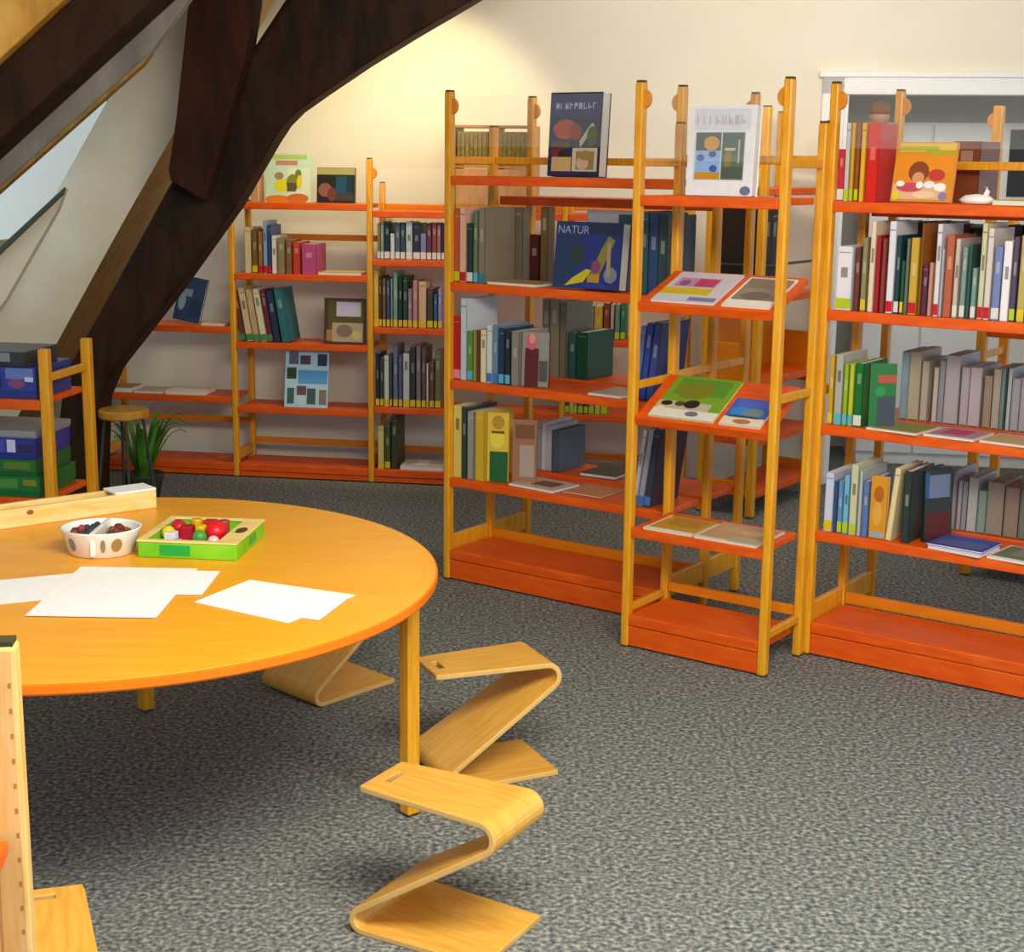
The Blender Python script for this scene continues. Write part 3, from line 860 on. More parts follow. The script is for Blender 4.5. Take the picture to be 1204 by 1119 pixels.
o = face_book(FA, 0.455, 0.14, 1.0508, 0.2, 0.25, 0.02, '8c8a94', [('r', .02, .02, .98, .98, '9a98a0'), ('r', .03, .7, .6, .95, 'a8a6b0'), ('r', .62, .7, .97, .95, '244c4c')], tilt=3)
tag(o, 'grey board-backed book standing behind the blue fish book', 'book')
white = [('r', .01, .01, .99, .99, 'e6e6ea'), ('r', .08, .72, .92, .96, 'd4d4de'), ('r', .1, .17, .86, .71, 'c8ccd4'), ('r', .12, .18, .5, .7, '8ab0dc'), ('r', .12, .5, .5, .7, '4c5c60'), ('e', .36, .58, .12, .08, 'c89440'), ('r', .12, .18, .5, .26, 'c88a20'), ('e', .2, .42, .06, .04, '4a60a8'), ('e', .38, .46, .06, .035, '42509c'), ('e', .4, .3, .06, .04, '4058a4'),
         ('r', .52, .18, .85, .7, '5c6c58'), ('r', .53, .46, .84, .69, '48605c'), ('r', .56, .5, .72, .53, 'd0b090'), ('e', .62, .4, .06, .1, '8a7840'), ('r', .76, .36, .79, .62, 'a8a8a0'), ('r', .53, .2, .84, .32, '4c5a4c'), ('e', .9, .06, .08, .05, '6a7490')] + letters(.12, .88, .79, .1, 'b4b4c4', 8, 5)
o = face_book(FA, 1.048, -0.256, 1.3635, 0.208, 0.248, 0.035, 'f0f0f2', white, tilt=3)
tag(o, 'white book with two photographs, face-out on top of the magazine stand', 'book')
orange = [('r', .01, .01, .99, .99, 'e08a1c'), ('r', .05, .84, .98, .98, 'e6b83c'), ('r', .05, .86, .7, .93, 'a8b030'), ('r', .5, .76, .98, .86, 'b0a428'), ('r', .02, .5, .98, .78, 'e88c18'), ('e', .42, .5, .17, .18, '8a4018'), ('e', .42, .4, .1, .1, 'd8946a'), ('e', .72, .45, .14, .1, 'c03a2c'), ('r', .02, .04, .9, .3, 'e0b088'),
          ('e', .3, .24, .22, .08, 'c84a58'), ('e', .14, .3, .07, .05, 'f2eee6'), ('e', .46, .28, .06, .06, 'f0f0ee'), ('e', .62, .29, .09, .06, 'eceaf0'), ('e', .8, .25, .1, .07, 'f4f0ec'), ('e', .08, .1, .06, .08, 'e0d020'), ('e', .55, .12, .2, .06, 'e8c8a0'), ('e', .86, .1, .07, .07, '8878a8')]
o = face_book(FA, 1.558, -0.008, 1.3538, 0.172, 0.165, 0.014, 'dc8a20', orange, tilt=12)
tag(o, 'orange picture book with girl and flowers, face-out on top of right bookcase', 'book')
green = [('r', .01, .01, .99, .99, 'c2dcc4'), ('r', .1, .88, .9, .98, 'a8c468'), ('r', .22, .76, .7, .86, 'c08478'), ('r', .5, .12, .97, .7, 'd6e0c8'), ('e', .36, .34, .16, .14, 'e0d420'), ('e', .6, .4, .14, .18, '8a8428'), ('r', .48, .22, .68, .4, '5e5238'), ('e', .3, .54, .1, .08, 'a0806a'), ('e', .72, .58, .07, .1, '6a8434'), ('e', .75, .42, .06, .14, 'e0cc30'), ('e', .3, .06, .3, .08, 'd87a20'), ('e', .72, .08, .24, .1, 'cc6a2c')]
o = face_book(FE, -0.49, 0.02, 1.2625, 0.212, 0.215, 0.012, 'b8d4b8', green, tilt=8)
tag(o, 'mint green picture book with yellow figures, face-out on the wall bookcase top', 'book')
card = [('r', .0, .8, 1, .99, 'a8a060'), ('r', .02, .02, .98, .78, '24201c'), ('r', .5, .25, .94, .76, '1e4a68'), ('e', .22, .36, .18, .2, '8a5a48'), ('e', .4, .24, .12, .2, '6a3c34'), ('r', .5, .06, .96, .24, '4a3a28'), ('r', .78, .3, .95, .76, '18303a')]
o = face_book(FE, -0.252, 0.03, 1.2625, 0.175, 0.155, 0.02, '3a3428', card, tilt=5)
tag(o, 'small dark book with blue picture, face-out on the wall bookcase top', 'book')
o = stand_book(FE, -0.555, 0.02, 1.2625, 0.03, 0.12, 0.1, 'c89c70')
tag(o, 'small tan book beside the oak brace on the wall bookcase top', 'book')
nv = [('r', .02, .02, .98, .98, '2a4266'), ('r', .12, .55, .55, .72, '7c90a8'), ('e', .22, .42, .14, .2, '88a0a8'), ('r', .55, .1, .95, .5, '223858')]
o = face_book(FE, -0.95, 0.03, 0.7008, 0.13, 0.205, 0.02, '283c58', nv, tilt=12, roll=10)
tag(o, 'dark blue book leaning sideways on low wall bookcase behind the oak brace', 'book')
br = [('r', 0, 0, 1, 1, 'b8d8ec'), ('r', .3, .42, .98, .66, '5ca4e0'), ('r', .04, .5, .26, .7, '2c4a2c'), ('r', .34, .76, .58, .92, '5a4658'), ('r', .74, .74, .96, .95, '2a3a5a'), ('r', .08, .76, .3, .98, '6a6a80'), ('r', .06, .06, .22, .34, '3c6a60'), ('r', .28, .22, .5, .38, '705058'), ('r', .52, .06, .72, .34, '48605c'), ('r', .8, .06, .97, .32, '8a7a66'), ('r', .28, .05, .48, .2, 'c8e0ea')]
o = face_book(FE, -0.412, 0.0, 0.3358, 0.205, 0.26, 0.006, '9cc8ec', br, tilt=10, name='brochure')
tag(o, 'light blue brochure with small photographs, face-out on lower wall bookcase shelf', 'brochure')
fr = [('r', 0, 0, 1, 1, '4a341e'), ('r', .1, .04, .96, .96, '5c5022'), ('r', .3, .6, .9, .92, 'c8c0dc'), ('r', .2, .04, .96, .46, 'b8a488'), ('e', .5, .28, .2, .14, '8a7068'), ('e', .8, .2, .12, .1, 'd0b880'), ('r', .06, .06, .2, .3, 'b08040')]
o = face_book(FE, -0.222, 0.01, 0.6335, 0.19, 0.205, 0.02, '4a3018', fr, tilt=6)
tag(o, 'brown framed picture book with lavender panel, face-out on wall bookcase', 'book')
# covers at the right-hand ends of rows
grn = [('r', 0, 0, 1, 1, '106c2c'), ('r', .3, .7, .98, .82, 'b04420'), ('r', .3, .0, .98, .5, '34404a'), ('e', .4, .56, .2, .08, '0c8a38')]
o = face_book(FA, 1.525, 0.014, 0.7108, 0.075, 0.185, 0.012, '0e5c26', grn, tilt=4, yaw=30)
tag(o, 'green picture book turned outward at the end of third shelf, right bookcase', 'book')
ogb = [('r', 0, 0, 1, 1, 'dc961e'), ('e', .5, .72, .3, .14, 'b8641c'), ('e', .45, .4, .3, .2, 'e0a84c'), ('r', .1, .02, .9, .1, '7cb4c8')]
o = face_book(FA, 1.5485, 0.01, 0.3888, 0.05, 0.182, 0.02, 'd89018', ogb, tilt=0, yaw=0)
tag(o, 'small orange cover turned outward in fourth shelf row, right bookcase', 'book')
dkb = [('r', 0, 0, 1, 1, '26342e'), ('r', .1, .6, .9, .92, '6a7894'), ('r', .05, .04, .9, .4, '5a1a18'), ('r', .0, .6, .15, .96, '2c5478')]
o = face_book(FA, 1.70, 0.05, 0.3888, 0.10, 0.21, 0.012, '202c28', dkb, tilt=3, yaw=60)
tag(o, 'dark green and maroon book turned outward, fourth shelf of right bookcase', 'book')
pk = [('r', 0, 0, 1, 1, '8c8880'), ('r', .1, .0, .62, .7, '5a1a1e'), ('e', .34, .82, .2, .15, 'c85a64'), ('e', .36, .88, .12, .1, 'd88c88'), ('r', .66, .5, 1, .98, '8c8c86'), ('r', .64, .1, .96, .48, '4a5248')]
o = face_book(FA, 0.298, 0.012, 0.716, 0.095, 0.183, 0.012, '6a1c20', pk, tilt=3, yaw=14)
tag(o, 'maroon book with pink portrait, turned outward on third shelf of left bookcase', 'book')
yg = [('r', 0, 0, 1, 1, 'dcb838'), ('r', .12, .0, .98, .44, '1c5c2a'), ('e', .5, .86, .3, .1, 'b88a20'), ('e', .45, .62, .34, .14, 'e6d040'), ('r', .2, .7, .8, .74, '7c4c20')]
o = face_book(FA, 0.157, 0.012, 0.3708, 0.075, 0.24, 0.01, 'd0a82c', yg, tilt=2, yaw=22)
tag(o, 'yellow book with green picture, turned outward on fourth shelf of left bookcase', 'book')
bc = [('r', 0, 0, 1, 1, '9a6c4c'), ('r', .3, .1, .9, .6, 'a89888'), ('r', .1, .7, .9, .92, '7c4a30')]
o = face_book(FA, 0.237, 0.05, 0.3708, 0.085, 0.22, 0.01, '7a5438', bc, tilt=2, yaw=22)
tag(o, 'brown book beside the yellow one, fourth shelf of left bookcase', 'book')


def flat_book(M, x, y, z, w, d, t, colour, prims=None, yaw=0.0, tilt=0.0, name='magazine'):
    """lying flat, front edge along x, cover up"""
    MM = M @ Matrix.Translation((x, y, z)) @ Matrix.Rotation(math.radians(yaw), 4, 'Z') @ Matrix.Rotation(tilt, 4, 'X')
    c = min(0.0012, t * 0.25)
    mb = MB()
    mb.box(0, w, 0, d, 0, c).box(0, w, 0, d, t - c, t).box(0, c, 0, d, c, t - c)
    o = mb.build(name, plain(colour, 0.35), M=MM)
    MB().box(c, w - 0.001, 0.001, d - 0.001, c, t - c).build('page_block', M_PAGES, o)
    if prims:
        a, mats = art_mesh(prims, w, d, 0)
        a.v = [(px, pz, t - py) for px, py, pz in a.v]
        a.f = [f for f in a.f]
        a.build('cover_print', mats, o)
    return o


def stand_z(s, yb):
    z, tl = B_T[s]
    return -0.27 - 0.014 + yb * math.cos(tl), z + yb * math.sin(tl) + 0.0004, tl


# magazines on the sloping stand
for s, yb, x, w, d, colour, prims, lab in (
    ('s2', 0.012, 0.955, 0.205, 0.20, 'e8e4ec', [('r', .0, .0, 1, 1, 'd8d4e2'), ('r', .0, .24, .78, .46, 'd8c414'), ('r', .0, .02, 1, .2, 'c8d8dc'), ('r', .55, .04, .98, .16, '7c84a8'), ('r', .1, .5, .76, .8, 'c890b8'), ('r', .42, .52, .74, .78, 'c8386c'), ('e', .24, .62, .08, .1, '8a5a98')], 'lilac and yellow magazine on the upper sloping shelf of the magazine stand'),
    ('s2', 0.012, 1.185, 0.15, 0.19, 'f0eae0', [('r', .06, .1, .96, .95, '8a7c6a'), ('r', .0, .0, 1, .2, 'f2ecdf'), ('r', .1, .4, .95, .6, 'a08878'), ('e', .5, .36, .3, .14, '6c6456'), ('r', .7, .5, .98, .9, 'b07a6a')], 'brown photo magazine on the upper sloping shelf, right of the lilac one'),
    ('s3', 0.012, 0.958, 0.215, 0.21, 'c8c85c', [('r', 0, 0, 1, 1, '78a42c'), ('r', .1, .55, .9, .95, '5c942c'), ('e', .42, .66, .3, .2, '7c8420'), ('r', 0, 0, 1, .2, 'e4e0d4'), ('r', .0, .2, .82, .38, 'c0b898'), ('e', .14, .32, .09, .06, '2c2418'), ('e', .34, .33, .08, .06, '5c4428'), ('e', .52, .34, .12, .1, '28241c'), ('e', .62, .12, .1, .06, '6c7880'), ('e', .1, .18, .07, .06, 'e8dcc8')], 'green magazine with dark figures on the middle sloping shelf of the magazine stand'),
    ('s3', 0.012, 1.192, 0.13, 0.13, 'e8d8c4', [('r', 0, .3, 1, 1, '3c64c0'), ('r', .1, .7, .9, .95, '5068c8'), ('e', .3, .5, .24, .2, '3484d8'), ('e', .62, .48, .26, .18, '6c8890'), ('r', .0, .0, 1, .24, 'e4d4bc'), ('e', .5, .14, .22, .09, 'b07850'), ('r', .1, .28, .85, .36, '3c5050')], 'small blue magazine on the middle sloping shelf, right of the green one'),
    ('s4', 0.006, 0.955, 0.165, 0.17, 'e8dcb4', [('r', .06, .12, 1, 1, 'c89c30'), ('r', .2, .4, .9, .9, 'b8882c'), ('r', 0, 0, 1, .1, 'f6f2e4')], 'ochre magazine on the lowest shelf of the magazine stand'),
    ('s4', 0.004, 1.13, 0.2, 0.19, 'e8dcc4', [('r', .02, .1, .98, .98, 'c4a078'), ('r', .5, .05, .98, .3, 'b0b09c'), ('r', .1, .5, .6, .9, 'cca880'), ('e', .7, .6, .2, .14, 'd8b890')], 'tan and white magazine on the lowest shelf, right of the ochre one'),
):
    yy, zz, tl = stand_z(s, yb)
    o = flat_book(FA, x, yy, zz, w, d, 0.006, colour, prims, 0, tl)
    tag(o, lab, 'magazine', 'magazines on the stand')
# magazines and booklets lying on shelves
FLAT = [
    (FA, 1.53, -0.012, 0.7106, 0.155, 0.16, 0.006, 'e8e0cc', [('r', .03, .06, .97, .97, '8a8c3c')], -6, 'olive magazine lying on third shelf of right bookcase, first from left'),
    (FA, 1.70, -0.012, 0.7106, 0.145, 0.15, 0.006, 'ece6e0', [('r', .03, .08, .97, .97, 'b08a94'), ('r', .2, .3, .7, .9, 'c02c70')], -4, 'magenta magazine lying on third shelf of right bookcase, second from left'),
    (FA, 1.86, -0.012, 0.7106, 0.15, 0.15, 0.006, 'e6d8bc', [('r', .03, .06, .97, .97, 'c8a878')], -4, 'tan magazine lying on third shelf of right bookcase, third from left'),
    (FA, 1.735, -0.008, 0.3886, 0.155, 0.13, 0.009, 'e4e4f0', None, -8, 'white booklet under the blue booklet on fourth shelf of right bookcase'),
    (FA, 1.728, -0.004, 0.3978, 0.165, 0.14, 0.006, '3c48a8', [('r', .02, .02, .98, .98, '4450a8'), ('r', .1, .1, .9, .6, '5a64a0')], -4, 'blue booklet lying on fourth shelf of right bookcase'),
    (FA, 1.905, -0.012, 0.3886, 0.15, 0.16, 0.007, 'f0ece4', [('r', .04, .1, .96, .96, '6c7c58'), ('r', .3, .3, .8, .9, '8a8a80')], -6, 'white and green magazine lying on fourth shelf of right bookcase'),
    (FA, 0.57, 0.0, 0.7156, 0.13, 0.17, 0.006, 'e6e2dc', [('r', .03, .1, .97, .97, 'a8a49c')], -3, 'pale magazine lying on third shelf of left bookcase'),
    (FA, 0.252, 0.01, 0.3706, 0.19, 0.15, 0.006, 'f0ecf0', [('r', .02, .06, .98, .98, 'c8b49c'), ('r', .3, .3, .8, .8, '7a4c30')], -4, 'white magazine with brown picture lying on fourth shelf of left bookcase'),
    (FA, 0.36, 0.29, 0.3726, 0.14, 0.15, 0.012, '24302c', None, 4, 'dark green booklet lying on the far side of left bookcase'),
    (FA, 0.46, 0.03, 0.3706, 0.15, 0.15, 0.004, 'c89060', [('r', .02, .06, .98, .98, 'c88a5c')], 0, 'orange brown leaflet lying beside the white magazine, left bookcase'),
    (FA, 0.165, -0.006, 1.0506, 0.20, 0.15, 0.008, 'e0d4b0', [('r', .02, .08, .98, .98, 'b8a068')], 0, 'cream book lying flat on second shelf of left bookcase'),
    (FA, 1.845, -0.01, 1.3536, 0.09, 0.1, 0.014, 'e0a828', [('r', .02, .04, .98, .98, 'e4b43c')], -8, 'yellow booklet lying on top of right bookcase beside white figurine'),
    (FE, -0.222 - .02, 0.0, 0.9455, 0.20, 0.13, 0.012, 'c8bc6c', [('r', .02, .04, .98, .98, 'd0c478')], 0, 'yellow book lying flat on upper shelf, picture-book wall bookcase'),
    (FE, -0.80, 0.0, 0.7006, 0.11, 0.14, 0.012, 'd8b48c', None, 0, 'tan booklet lying beside the dark blue leaning book'),
    (FE, -1.27, 0.0, 0.3756, 0.12, 0.14, 0.024, '9a8a2c', None, 0, 'olive box lying on low wall bookcase beside the oak brace'),
    (FE, -1.14, 0.0, 0.3756, 0.14, 0.15, 0.012, 'c4b09c', None, 0, 'beige booklet lying on lower shelf of low wall bookcase'),
    (FE, -0.985, 0.0, 0.3756, 0.19, 0.15, 0.018, 'ece4d8', None, 0, 'white booklet lying on lower shelf of low wall bookcase'),
    (FE, 0.135, 0.0, 0.0655, 0.20, 0.15, 0.022, 'c8c4b4', [('r', .3, .1, .6, .9, 'e8e8e4')], 0, 'pale stack of paper lying on base of packed wall bookcase'),
]
for M, x, y, z, w, d, t, cc, pr, yw, lab in FLAT:
    tag(flat_book(M, x, y, z, w, d, t, cc, pr, yw, name='booklet' if 'booklet' in lab else 'magazine'), lab, 'magazine' if 'magazine' in lab else 'booklet')

# ------------------------------------------------------------------ round table
TC, TR, TZ = (-0.889, 3.148), 0.7305, 0.5774
tb = empty('round_table', Matrix.Translation((TC[0], TC[1], 0)))
tag(tb, 'large round orange table on beech legs, holding papers and toys', 'table')
MB().lathe([(TR - 0.004, TZ - 0.001), (TR - 0.0045, TZ)], 96).build('table_top', M_TABLE, tb)
MB().lathe([(TR - 0.003, TZ - 0.022), (TR, TZ - 0.018), (TR, TZ - 0.003), (TR - 0.004, TZ - 0.0008)], 96).build('edge_band', M_TABLEEDGE, tb, smooth=False)
for a in (4, 97, 184, 271):
    r = 0.69 if a == 97 else 0.668
    MM = Matrix.Translation((r * math.cos(math.radians(a)), r * math.sin(math.radians(a)), 0)) @ Matrix.Rotation(math.radians(a + 38), 4, 'Z')
    lg = MB().box(-0.017, 0.017, -0.017, 0.017, 0.006, TZ - 0.022).build('leg', M_POST, tb, bevel=0.004, M=MM)
    MB().box(-0.012, 0.012, -0.012, 0.012, 0, 0.006).build('foot', M_CAP, lg)

# ------------------------------------------------------------------ folded plywood stools


def z_stool(x, y, ang, label):
    """origin at the middle of the bottom bend; base runs along +x to its tip, the leg folds back up and the seat runs to -x"""
    root = empty('folded_stool', frame(x, y, math.radians(ang)))
    tag(root, label, 'stool', 'folded plywood stools')
    t = 0.013
    hs = 0.28
    L = 0.285
    ctr = []
    rb = 0.022                                   # bend radius
    # centre line: base tip -> bottom bend -> diagonal -> top bend -> seat end
    ctr.append((L + 0.012, t / 2))
    ctr.append((0.06, t / 2))
    a0 = math.atan2(hs - 4 * rb, L - 0.03)
    # bottom bend
    cx, cz = 0.03, t / 2 + rb
    n = 9
    a_end = math.pi + (math.pi / 2 - 0)           # placeholder start angle (pointing down)
    ang_start = -math.pi / 2
    ang_stop = -math.pi - (math.pi / 2 - a0)
    for k in range(n + 1):
        w = ang_start + (ang_stop - ang_start) * k / n
        ctr.append((cx + rb * math.cos(w), cz + rb * math.sin(w)))
    # top bend centre
    tx, tz = L - 0.01, hs - t / 2 - rb * 1.3
    r2 = rb * 1.3
    s0 = a0 - math.pi / 2
    s1 = math.pi / 2
    for k in range(n + 1):
        w = s0 + (s1 - s0) * k / n
        ctr.append((tx + r2 * math.cos(w), tz + r2 * math.sin(w)))
    ctr.append((0.15, hs - t / 2))
    ctr.append((0.034, hs - t / 2))
    ctr.append((0.02, hs - t / 2))
    ctr.append((-0.005, hs - t / 2))
    # width along the strip
    seg = [0]
    for (a, b) in zip(ctr, ctr[1:]):
        seg.append(seg[-1] + math.hypot(b[0] - a[0], b[1] - a[1]))
    tot = seg[-1]
    kb = seg[6] / tot
    kt = seg[17] / tot

    def width(s):
        if s < kb:
            return 0.225 + (0.24 - 0.225) * s / kb
        if s < kt:
            return 0.24 + (0.185 - 0.24) * (s - kb) / (kt - kb)
        return 0.185 + (0.145 - 0.185) * (s - kt) / (1 - kt)
    mb = MB()
    nrm = []
    for k in range(len(ctr)):
        a = Vector(ctr[max(k - 1, 0)])
        b = Vector(ctr[min(k + 1, len(ctr) - 1)])
        d = (b - a).normalized()
        nrm.append(Vector((-d.y, d.x)))
    cols_ = 6
    nseat = len(ctr) - 4                         # slot lies between the third and second last rows
    for k, (px, pz) in enumerate(ctr):
        hw = width(seg[k] / tot) / 2
        if k in (0, len(ctr) - 1):
            hw *= 0.97
        ys = [-hw, -0.027, 0.027, hw]
        for sgn in (1, -1):
            for yy in ys:
                mb.v.append((px + nrm[k].x * sgn * t / 2, yy, pz + nrm[k].y * sgn * t / 2))
    R = 8
    for k in range(len(ctr) - 1):
        a, b = k * R, (k + 1) * R
        slot = k == len(ctr) - 3
        for j in range(3):
            if slot and j == 1:
                continue
            mb.f.append((a + j, a + j + 1, b + j + 1, b + j)); mb.mi.append(0)
            mb.f.append((a + 4 + j + 1, a + 4 + j, b + 4 + j, b + 4 + j + 1)); mb.mi.append(0)
        mb.f.append((a, b, b + 4, a + 4)); mb.mi.append(1)
        mb.f.append((a + 3, a + 7, b + 7, b + 3)); mb.mi.append(1)
        if slot:
            mb.f.append((a + 1, a + 2, a + 6, a + 5)); mb.mi.append(1)
            mb.f.append((b + 2, b + 1, b + 5, b + 6)); mb.mi.append(1)
            mb.f.append((a + 1, a + 5, b + 5, b + 1)); mb.mi.append(1)
            mb.f.append((a + 2, b + 2, b + 6, a + 6)); mb.mi.append(1)
    e = (len(ctr) - 1) * R
    for j in range(3):
        mb.f.append((j, j + 4, j + 5, j + 1)); mb.mi.append(1)
        mb.f.append((e + j, e + j + 1, e + j + 5, e + j + 4)); mb.mi.append(1)
    o = mb.build('folded_strip', [M_PLY, M_PLYEDGE], root)
    me = o.data
    import bmesh
    bm = bmesh.new()
    bm.from_mesh(me)
    bmesh.ops.recalc_face_normals(bm, faces=bm.faces)
    bm.to_mesh(me)
    bm.free()
    bv = o.modifiers.new('bevel', 'BEVEL')
    bv.width = 0.0025 * K
    bv.segments = 2
    bv.limit_method = 'ANGLE'
    bv.angle_limit = math.radians(50)
    for p in me.polygons:
        p.use_smooth = False
    return root


z_stool(-0.245, 2.765, -30, 'folded plywood stool nearest the viewer, before the table leg, handle slot at left')
z_stool(-0.195, 3.41, 24, 'folded plywood stool just behind the round table leg, seat facing right')
z_stool(-0.61, 3.94, 46, 'folded plywood stool half hidden under the far side of the round table')
z_stool(-0.765, 2.27, -73, 'folded plywood stool at the lower left corner behind the pale beech post')

# ------------------------------------------------------------------ things on the table
T0 = TZ + 0.0003


def sheet(pts, k, label):
    cx = sum(p[0] for p in pts) / 4
    cy = sum(p[1] for p in pts) / 4
    z = T0 + k * 0.0011
    mb = MB()
    mb.prism([(x - cx, y - cy, 0) for x, y in pts][::1], (0, 0, 0.0009))
    o = mb.build('paper_sheet', M_PAPER, M=Matrix.Translation((cx, cy, z)))
    return tag(o, label, 'paper', 'paper sheets on the round table')


def rect(x, y, w, d, a):
    c, s = math.cos(math.radians(a)), math.sin(math.radians(a))
    return [(x + c * u - s * v, y + s * u + c * v) for u, v in ((0, 0), (w, 0), (w, d), (0, d))]


sheet(rect(-1.02, 2.885, 0.255, 0.18, 24), 0, 'white paper sheet lowest in the pile, poking out to the left')
sheet(rect(-0.885, 2.97, 0.255, 0.18, -1), 1, 'white paper sheet in the middle of the pile, poking out to the right')
sheet(rect(-0.94, 2.805, 0.255, 0.36, -1), 2, 'large white paper sheet on top of the pile by the bowl')
sheet([(-0.636, 2.917), (-0.427, 2.785), (-0.318, 2.979), (-0.553, 3.085)], 0, 'white paper sheet lower of the two lying alone, right of the pile')
sheet([(-0.632, 2.915), (-0.37, 2.801), (-0.325, 2.975), (-0.548, 3.076)], 1, 'white paper sheet upper of the two lying alone, right of the pile')

bw = empty('bowl', Matrix.Translation((-0.925, 3.305, T0)))
tag(bw, 'white bowl with printed ovals and a divider, on the round table', 'bowl')
BX, BY = 1.0, 0.92
MB().lathe([(0.068, 0), (0.072, 0.002), (0.088, 0.056), (0.0905, 0.060), (0.086, 0.060), (0.083, 0.055), (0.069, 0.006), (0.0, 0.005)], 44, sx=BX, sy=BY).build('bowl_body', M_CERAMIC, bw, smooth=True)
MB().box(-0.005, 0.005, -0.078, 0.078, 0.008, 0.062).build('divider', M_CERAMIC, bw, bevel=0.002)
for a, cc, s in ((-128, '8a8a88', 1.0), (-52, 'a07c44', 1.15), (-74, '8c8464', .5)):
    mb = MB()
    ca, sa = math.cos(math.radians(a)), math.sin(math.radians(a))

    def ax(u, v):
        r = 0.0727 + (0.088 - 0.0727) * (v - 0.002) / 0.054 + 0.0006
        w = math.radians(a) + u / 0.08
        return (r * BX * math.cos(w), r * BY * math.sin(w), v)
    mb.ell(0, 0.03, 0.011 * s, 0.016, ax)
    mb.build('printed_oval', plain(cc, 0.4), bw)
fill = MB().lathe([(0.070, 0.018), (0.074, 0.027), (0.0, 0.029)], 30, sx=BX, sy=BY)
tag(fill.build('bowl_liner', plain('4a3028', 0.7), bw), kind='stuff')
rr = random.Random(4)
PC = ['5a2c1c', '7c3420', '8c4a28', '5c2418', '6a3a24', '2c3048', '3a3a4c', 'b83c34', '4c2c24', '2a2a30']
mb = MB()
for k in range(120):
    sgn = -1 if k % 2 else 1
    while True:
        px, py = sgn * rr.uniform(0.018, 0.07), rr.uniform(-0.06, 0.06)
        if math.hypot(px, py) < 0.063:
            break
    s = rr.uniform(0.8, 1.25)
    mb.lathe([(0.004 * s, -0.006 * s), (0.009 * s, 0), (0.004 * s, 0.006 * s)], 7, c=(px, py, 0.0385 + (k // 40) * 0.005), mi=rr.randrange(5) + (0 if sgn > 0 else 5))
go = mb.build('game_pieces', [plain(c, 0.45) for c in PC], M=Matrix.Translation((-0.925, 3.305, T0)))
tag(go, 'small brown, red and dark pieces heaped in the white bowl', 'game pieces', None, 'stuff')

ty = empty('wooden_tray', Matrix.Translation((-0.833, 3.262, T0)) @ Matrix.Rotation(math.radians(-6), 4, 'Z'))
tag(ty, 'green wooden tray with pale rim holding coloured blocks, on the table', 'tray')
TW, TD, TH = 0.225, 0.235, 0.036
MG = noisy('green_paint', ['5cb414', '74c41c', '86cc24'], 8, 0.4)
for nm, b in (('side_board', (0, TW, 0, 0.012, 0, TH)), ('side_board', (0, TW, TD - 0.012, TD, 0, TH)), ('side_board', (0, 0.012, 0.012, TD - 0.012, 0, TH)), ('side_board', (TW - 0.012, TW, 0.012, TD - 0.012, 0, TH))):
    MB().box(*b).build(nm, MG, ty, bevel=0.002)
MB().box(0.012, TW - 0.012, 0.012, TD - 0.012, 0.002, 0.012).build('tray_floor', plain('dcdcea', 0.5), ty)
rim = MB()
rim.box(-0.002, TW + 0.002, -0.002, 0.015, TH, TH + 0.004).box(-0.002, TW + 0.002, TD - 0.015, TD + 0.002, TH, TH + 0.004).box(-0.002, 0.015, 0.015, TD - 0.015, TH, TH + 0.004).box(TW - 0.045, TW + 0.002, 0.015, TD - 0.015, TH, TH + 0.004)
rim.build('rim', M_PINE, ty, bevel=0.001)
mb = MB()
mb.ell(TW - 0.022, 0.12, 0.013, 0.028, lambda u, v: (u, v, TH + 0.0043))
mb.build('finger_hole', plain('5a4418', 0.6), ty)
mb = MB()
mb.poly([(0.05, -0.0006, 0.006), (0.12, -0.0006, 0.006), (0.12, -0.0006, 0.03), (0.05, -0.0006, 0.03)])
mb.build('printed_patch', plain('1ea43c', 0.4), ty)
mb = MB()
mb.poly([(TW + 0.0006, 0.1, 0.008), (TW + 0.0006, 0.16, 0.008), (TW + 0.0006, 0.16, 0.03), (TW + 0.0006, 0.1, 0.03)])
mb.build('printed_patch', plain('1ea43c', 0.4), ty)
TM = Matrix.Translation((-0.833, 3.262, T0)) @ Matrix.Rotation(math.radians(-6), 4, 'Z')
BL = [('ball', .045, .15, .020, 'c01830', 'crimson ball block at the left of the green tray'), ('cube', .075, .12, .030, 'b01028', 'dark red cube standing behind the white one in the green tray'),
      ('cube', .052, .075, .026, 'e8e4ea', 'white cube at the front left of the green tray'), ('ball', .03, .12, .016, 'e8d01c', 'yellow ball at the far left of the green tray'),
      ('cyl', .107, .12, .028, 'e8c010', 'yellow cylinder block in the middle of the green tray'), ('ball', .115, .085, .017, '4c9a3c', 'green ball in the middle front of the green tray'),
      ('ball', .145, .11, .024, 'dc1420', 'large red ball on the right of the green tray'), ('cube', .112, .18, .030, 'd0201c', 'red cube at the back of the green tray'),
      ('cyl', .078, .18, .028, 'e0b418', 'yellow cylinder block at the back left of the green tray'), ('cyl', .145, .175, .028, 'b8382c', 'brick red cylinder at the back right of the green tray'),
      ('cube', .075, .045, .018, '8aa4d8', 'pale blue block lying along the front of the green tray'), ('ball', .155, .06, .014, 'e8c8c0', 'pink ball at the front right of the green tray'), ('ball', .14, .145, .016, 'e0c014', 'yellow ball behind the large red ball in the green tray')]
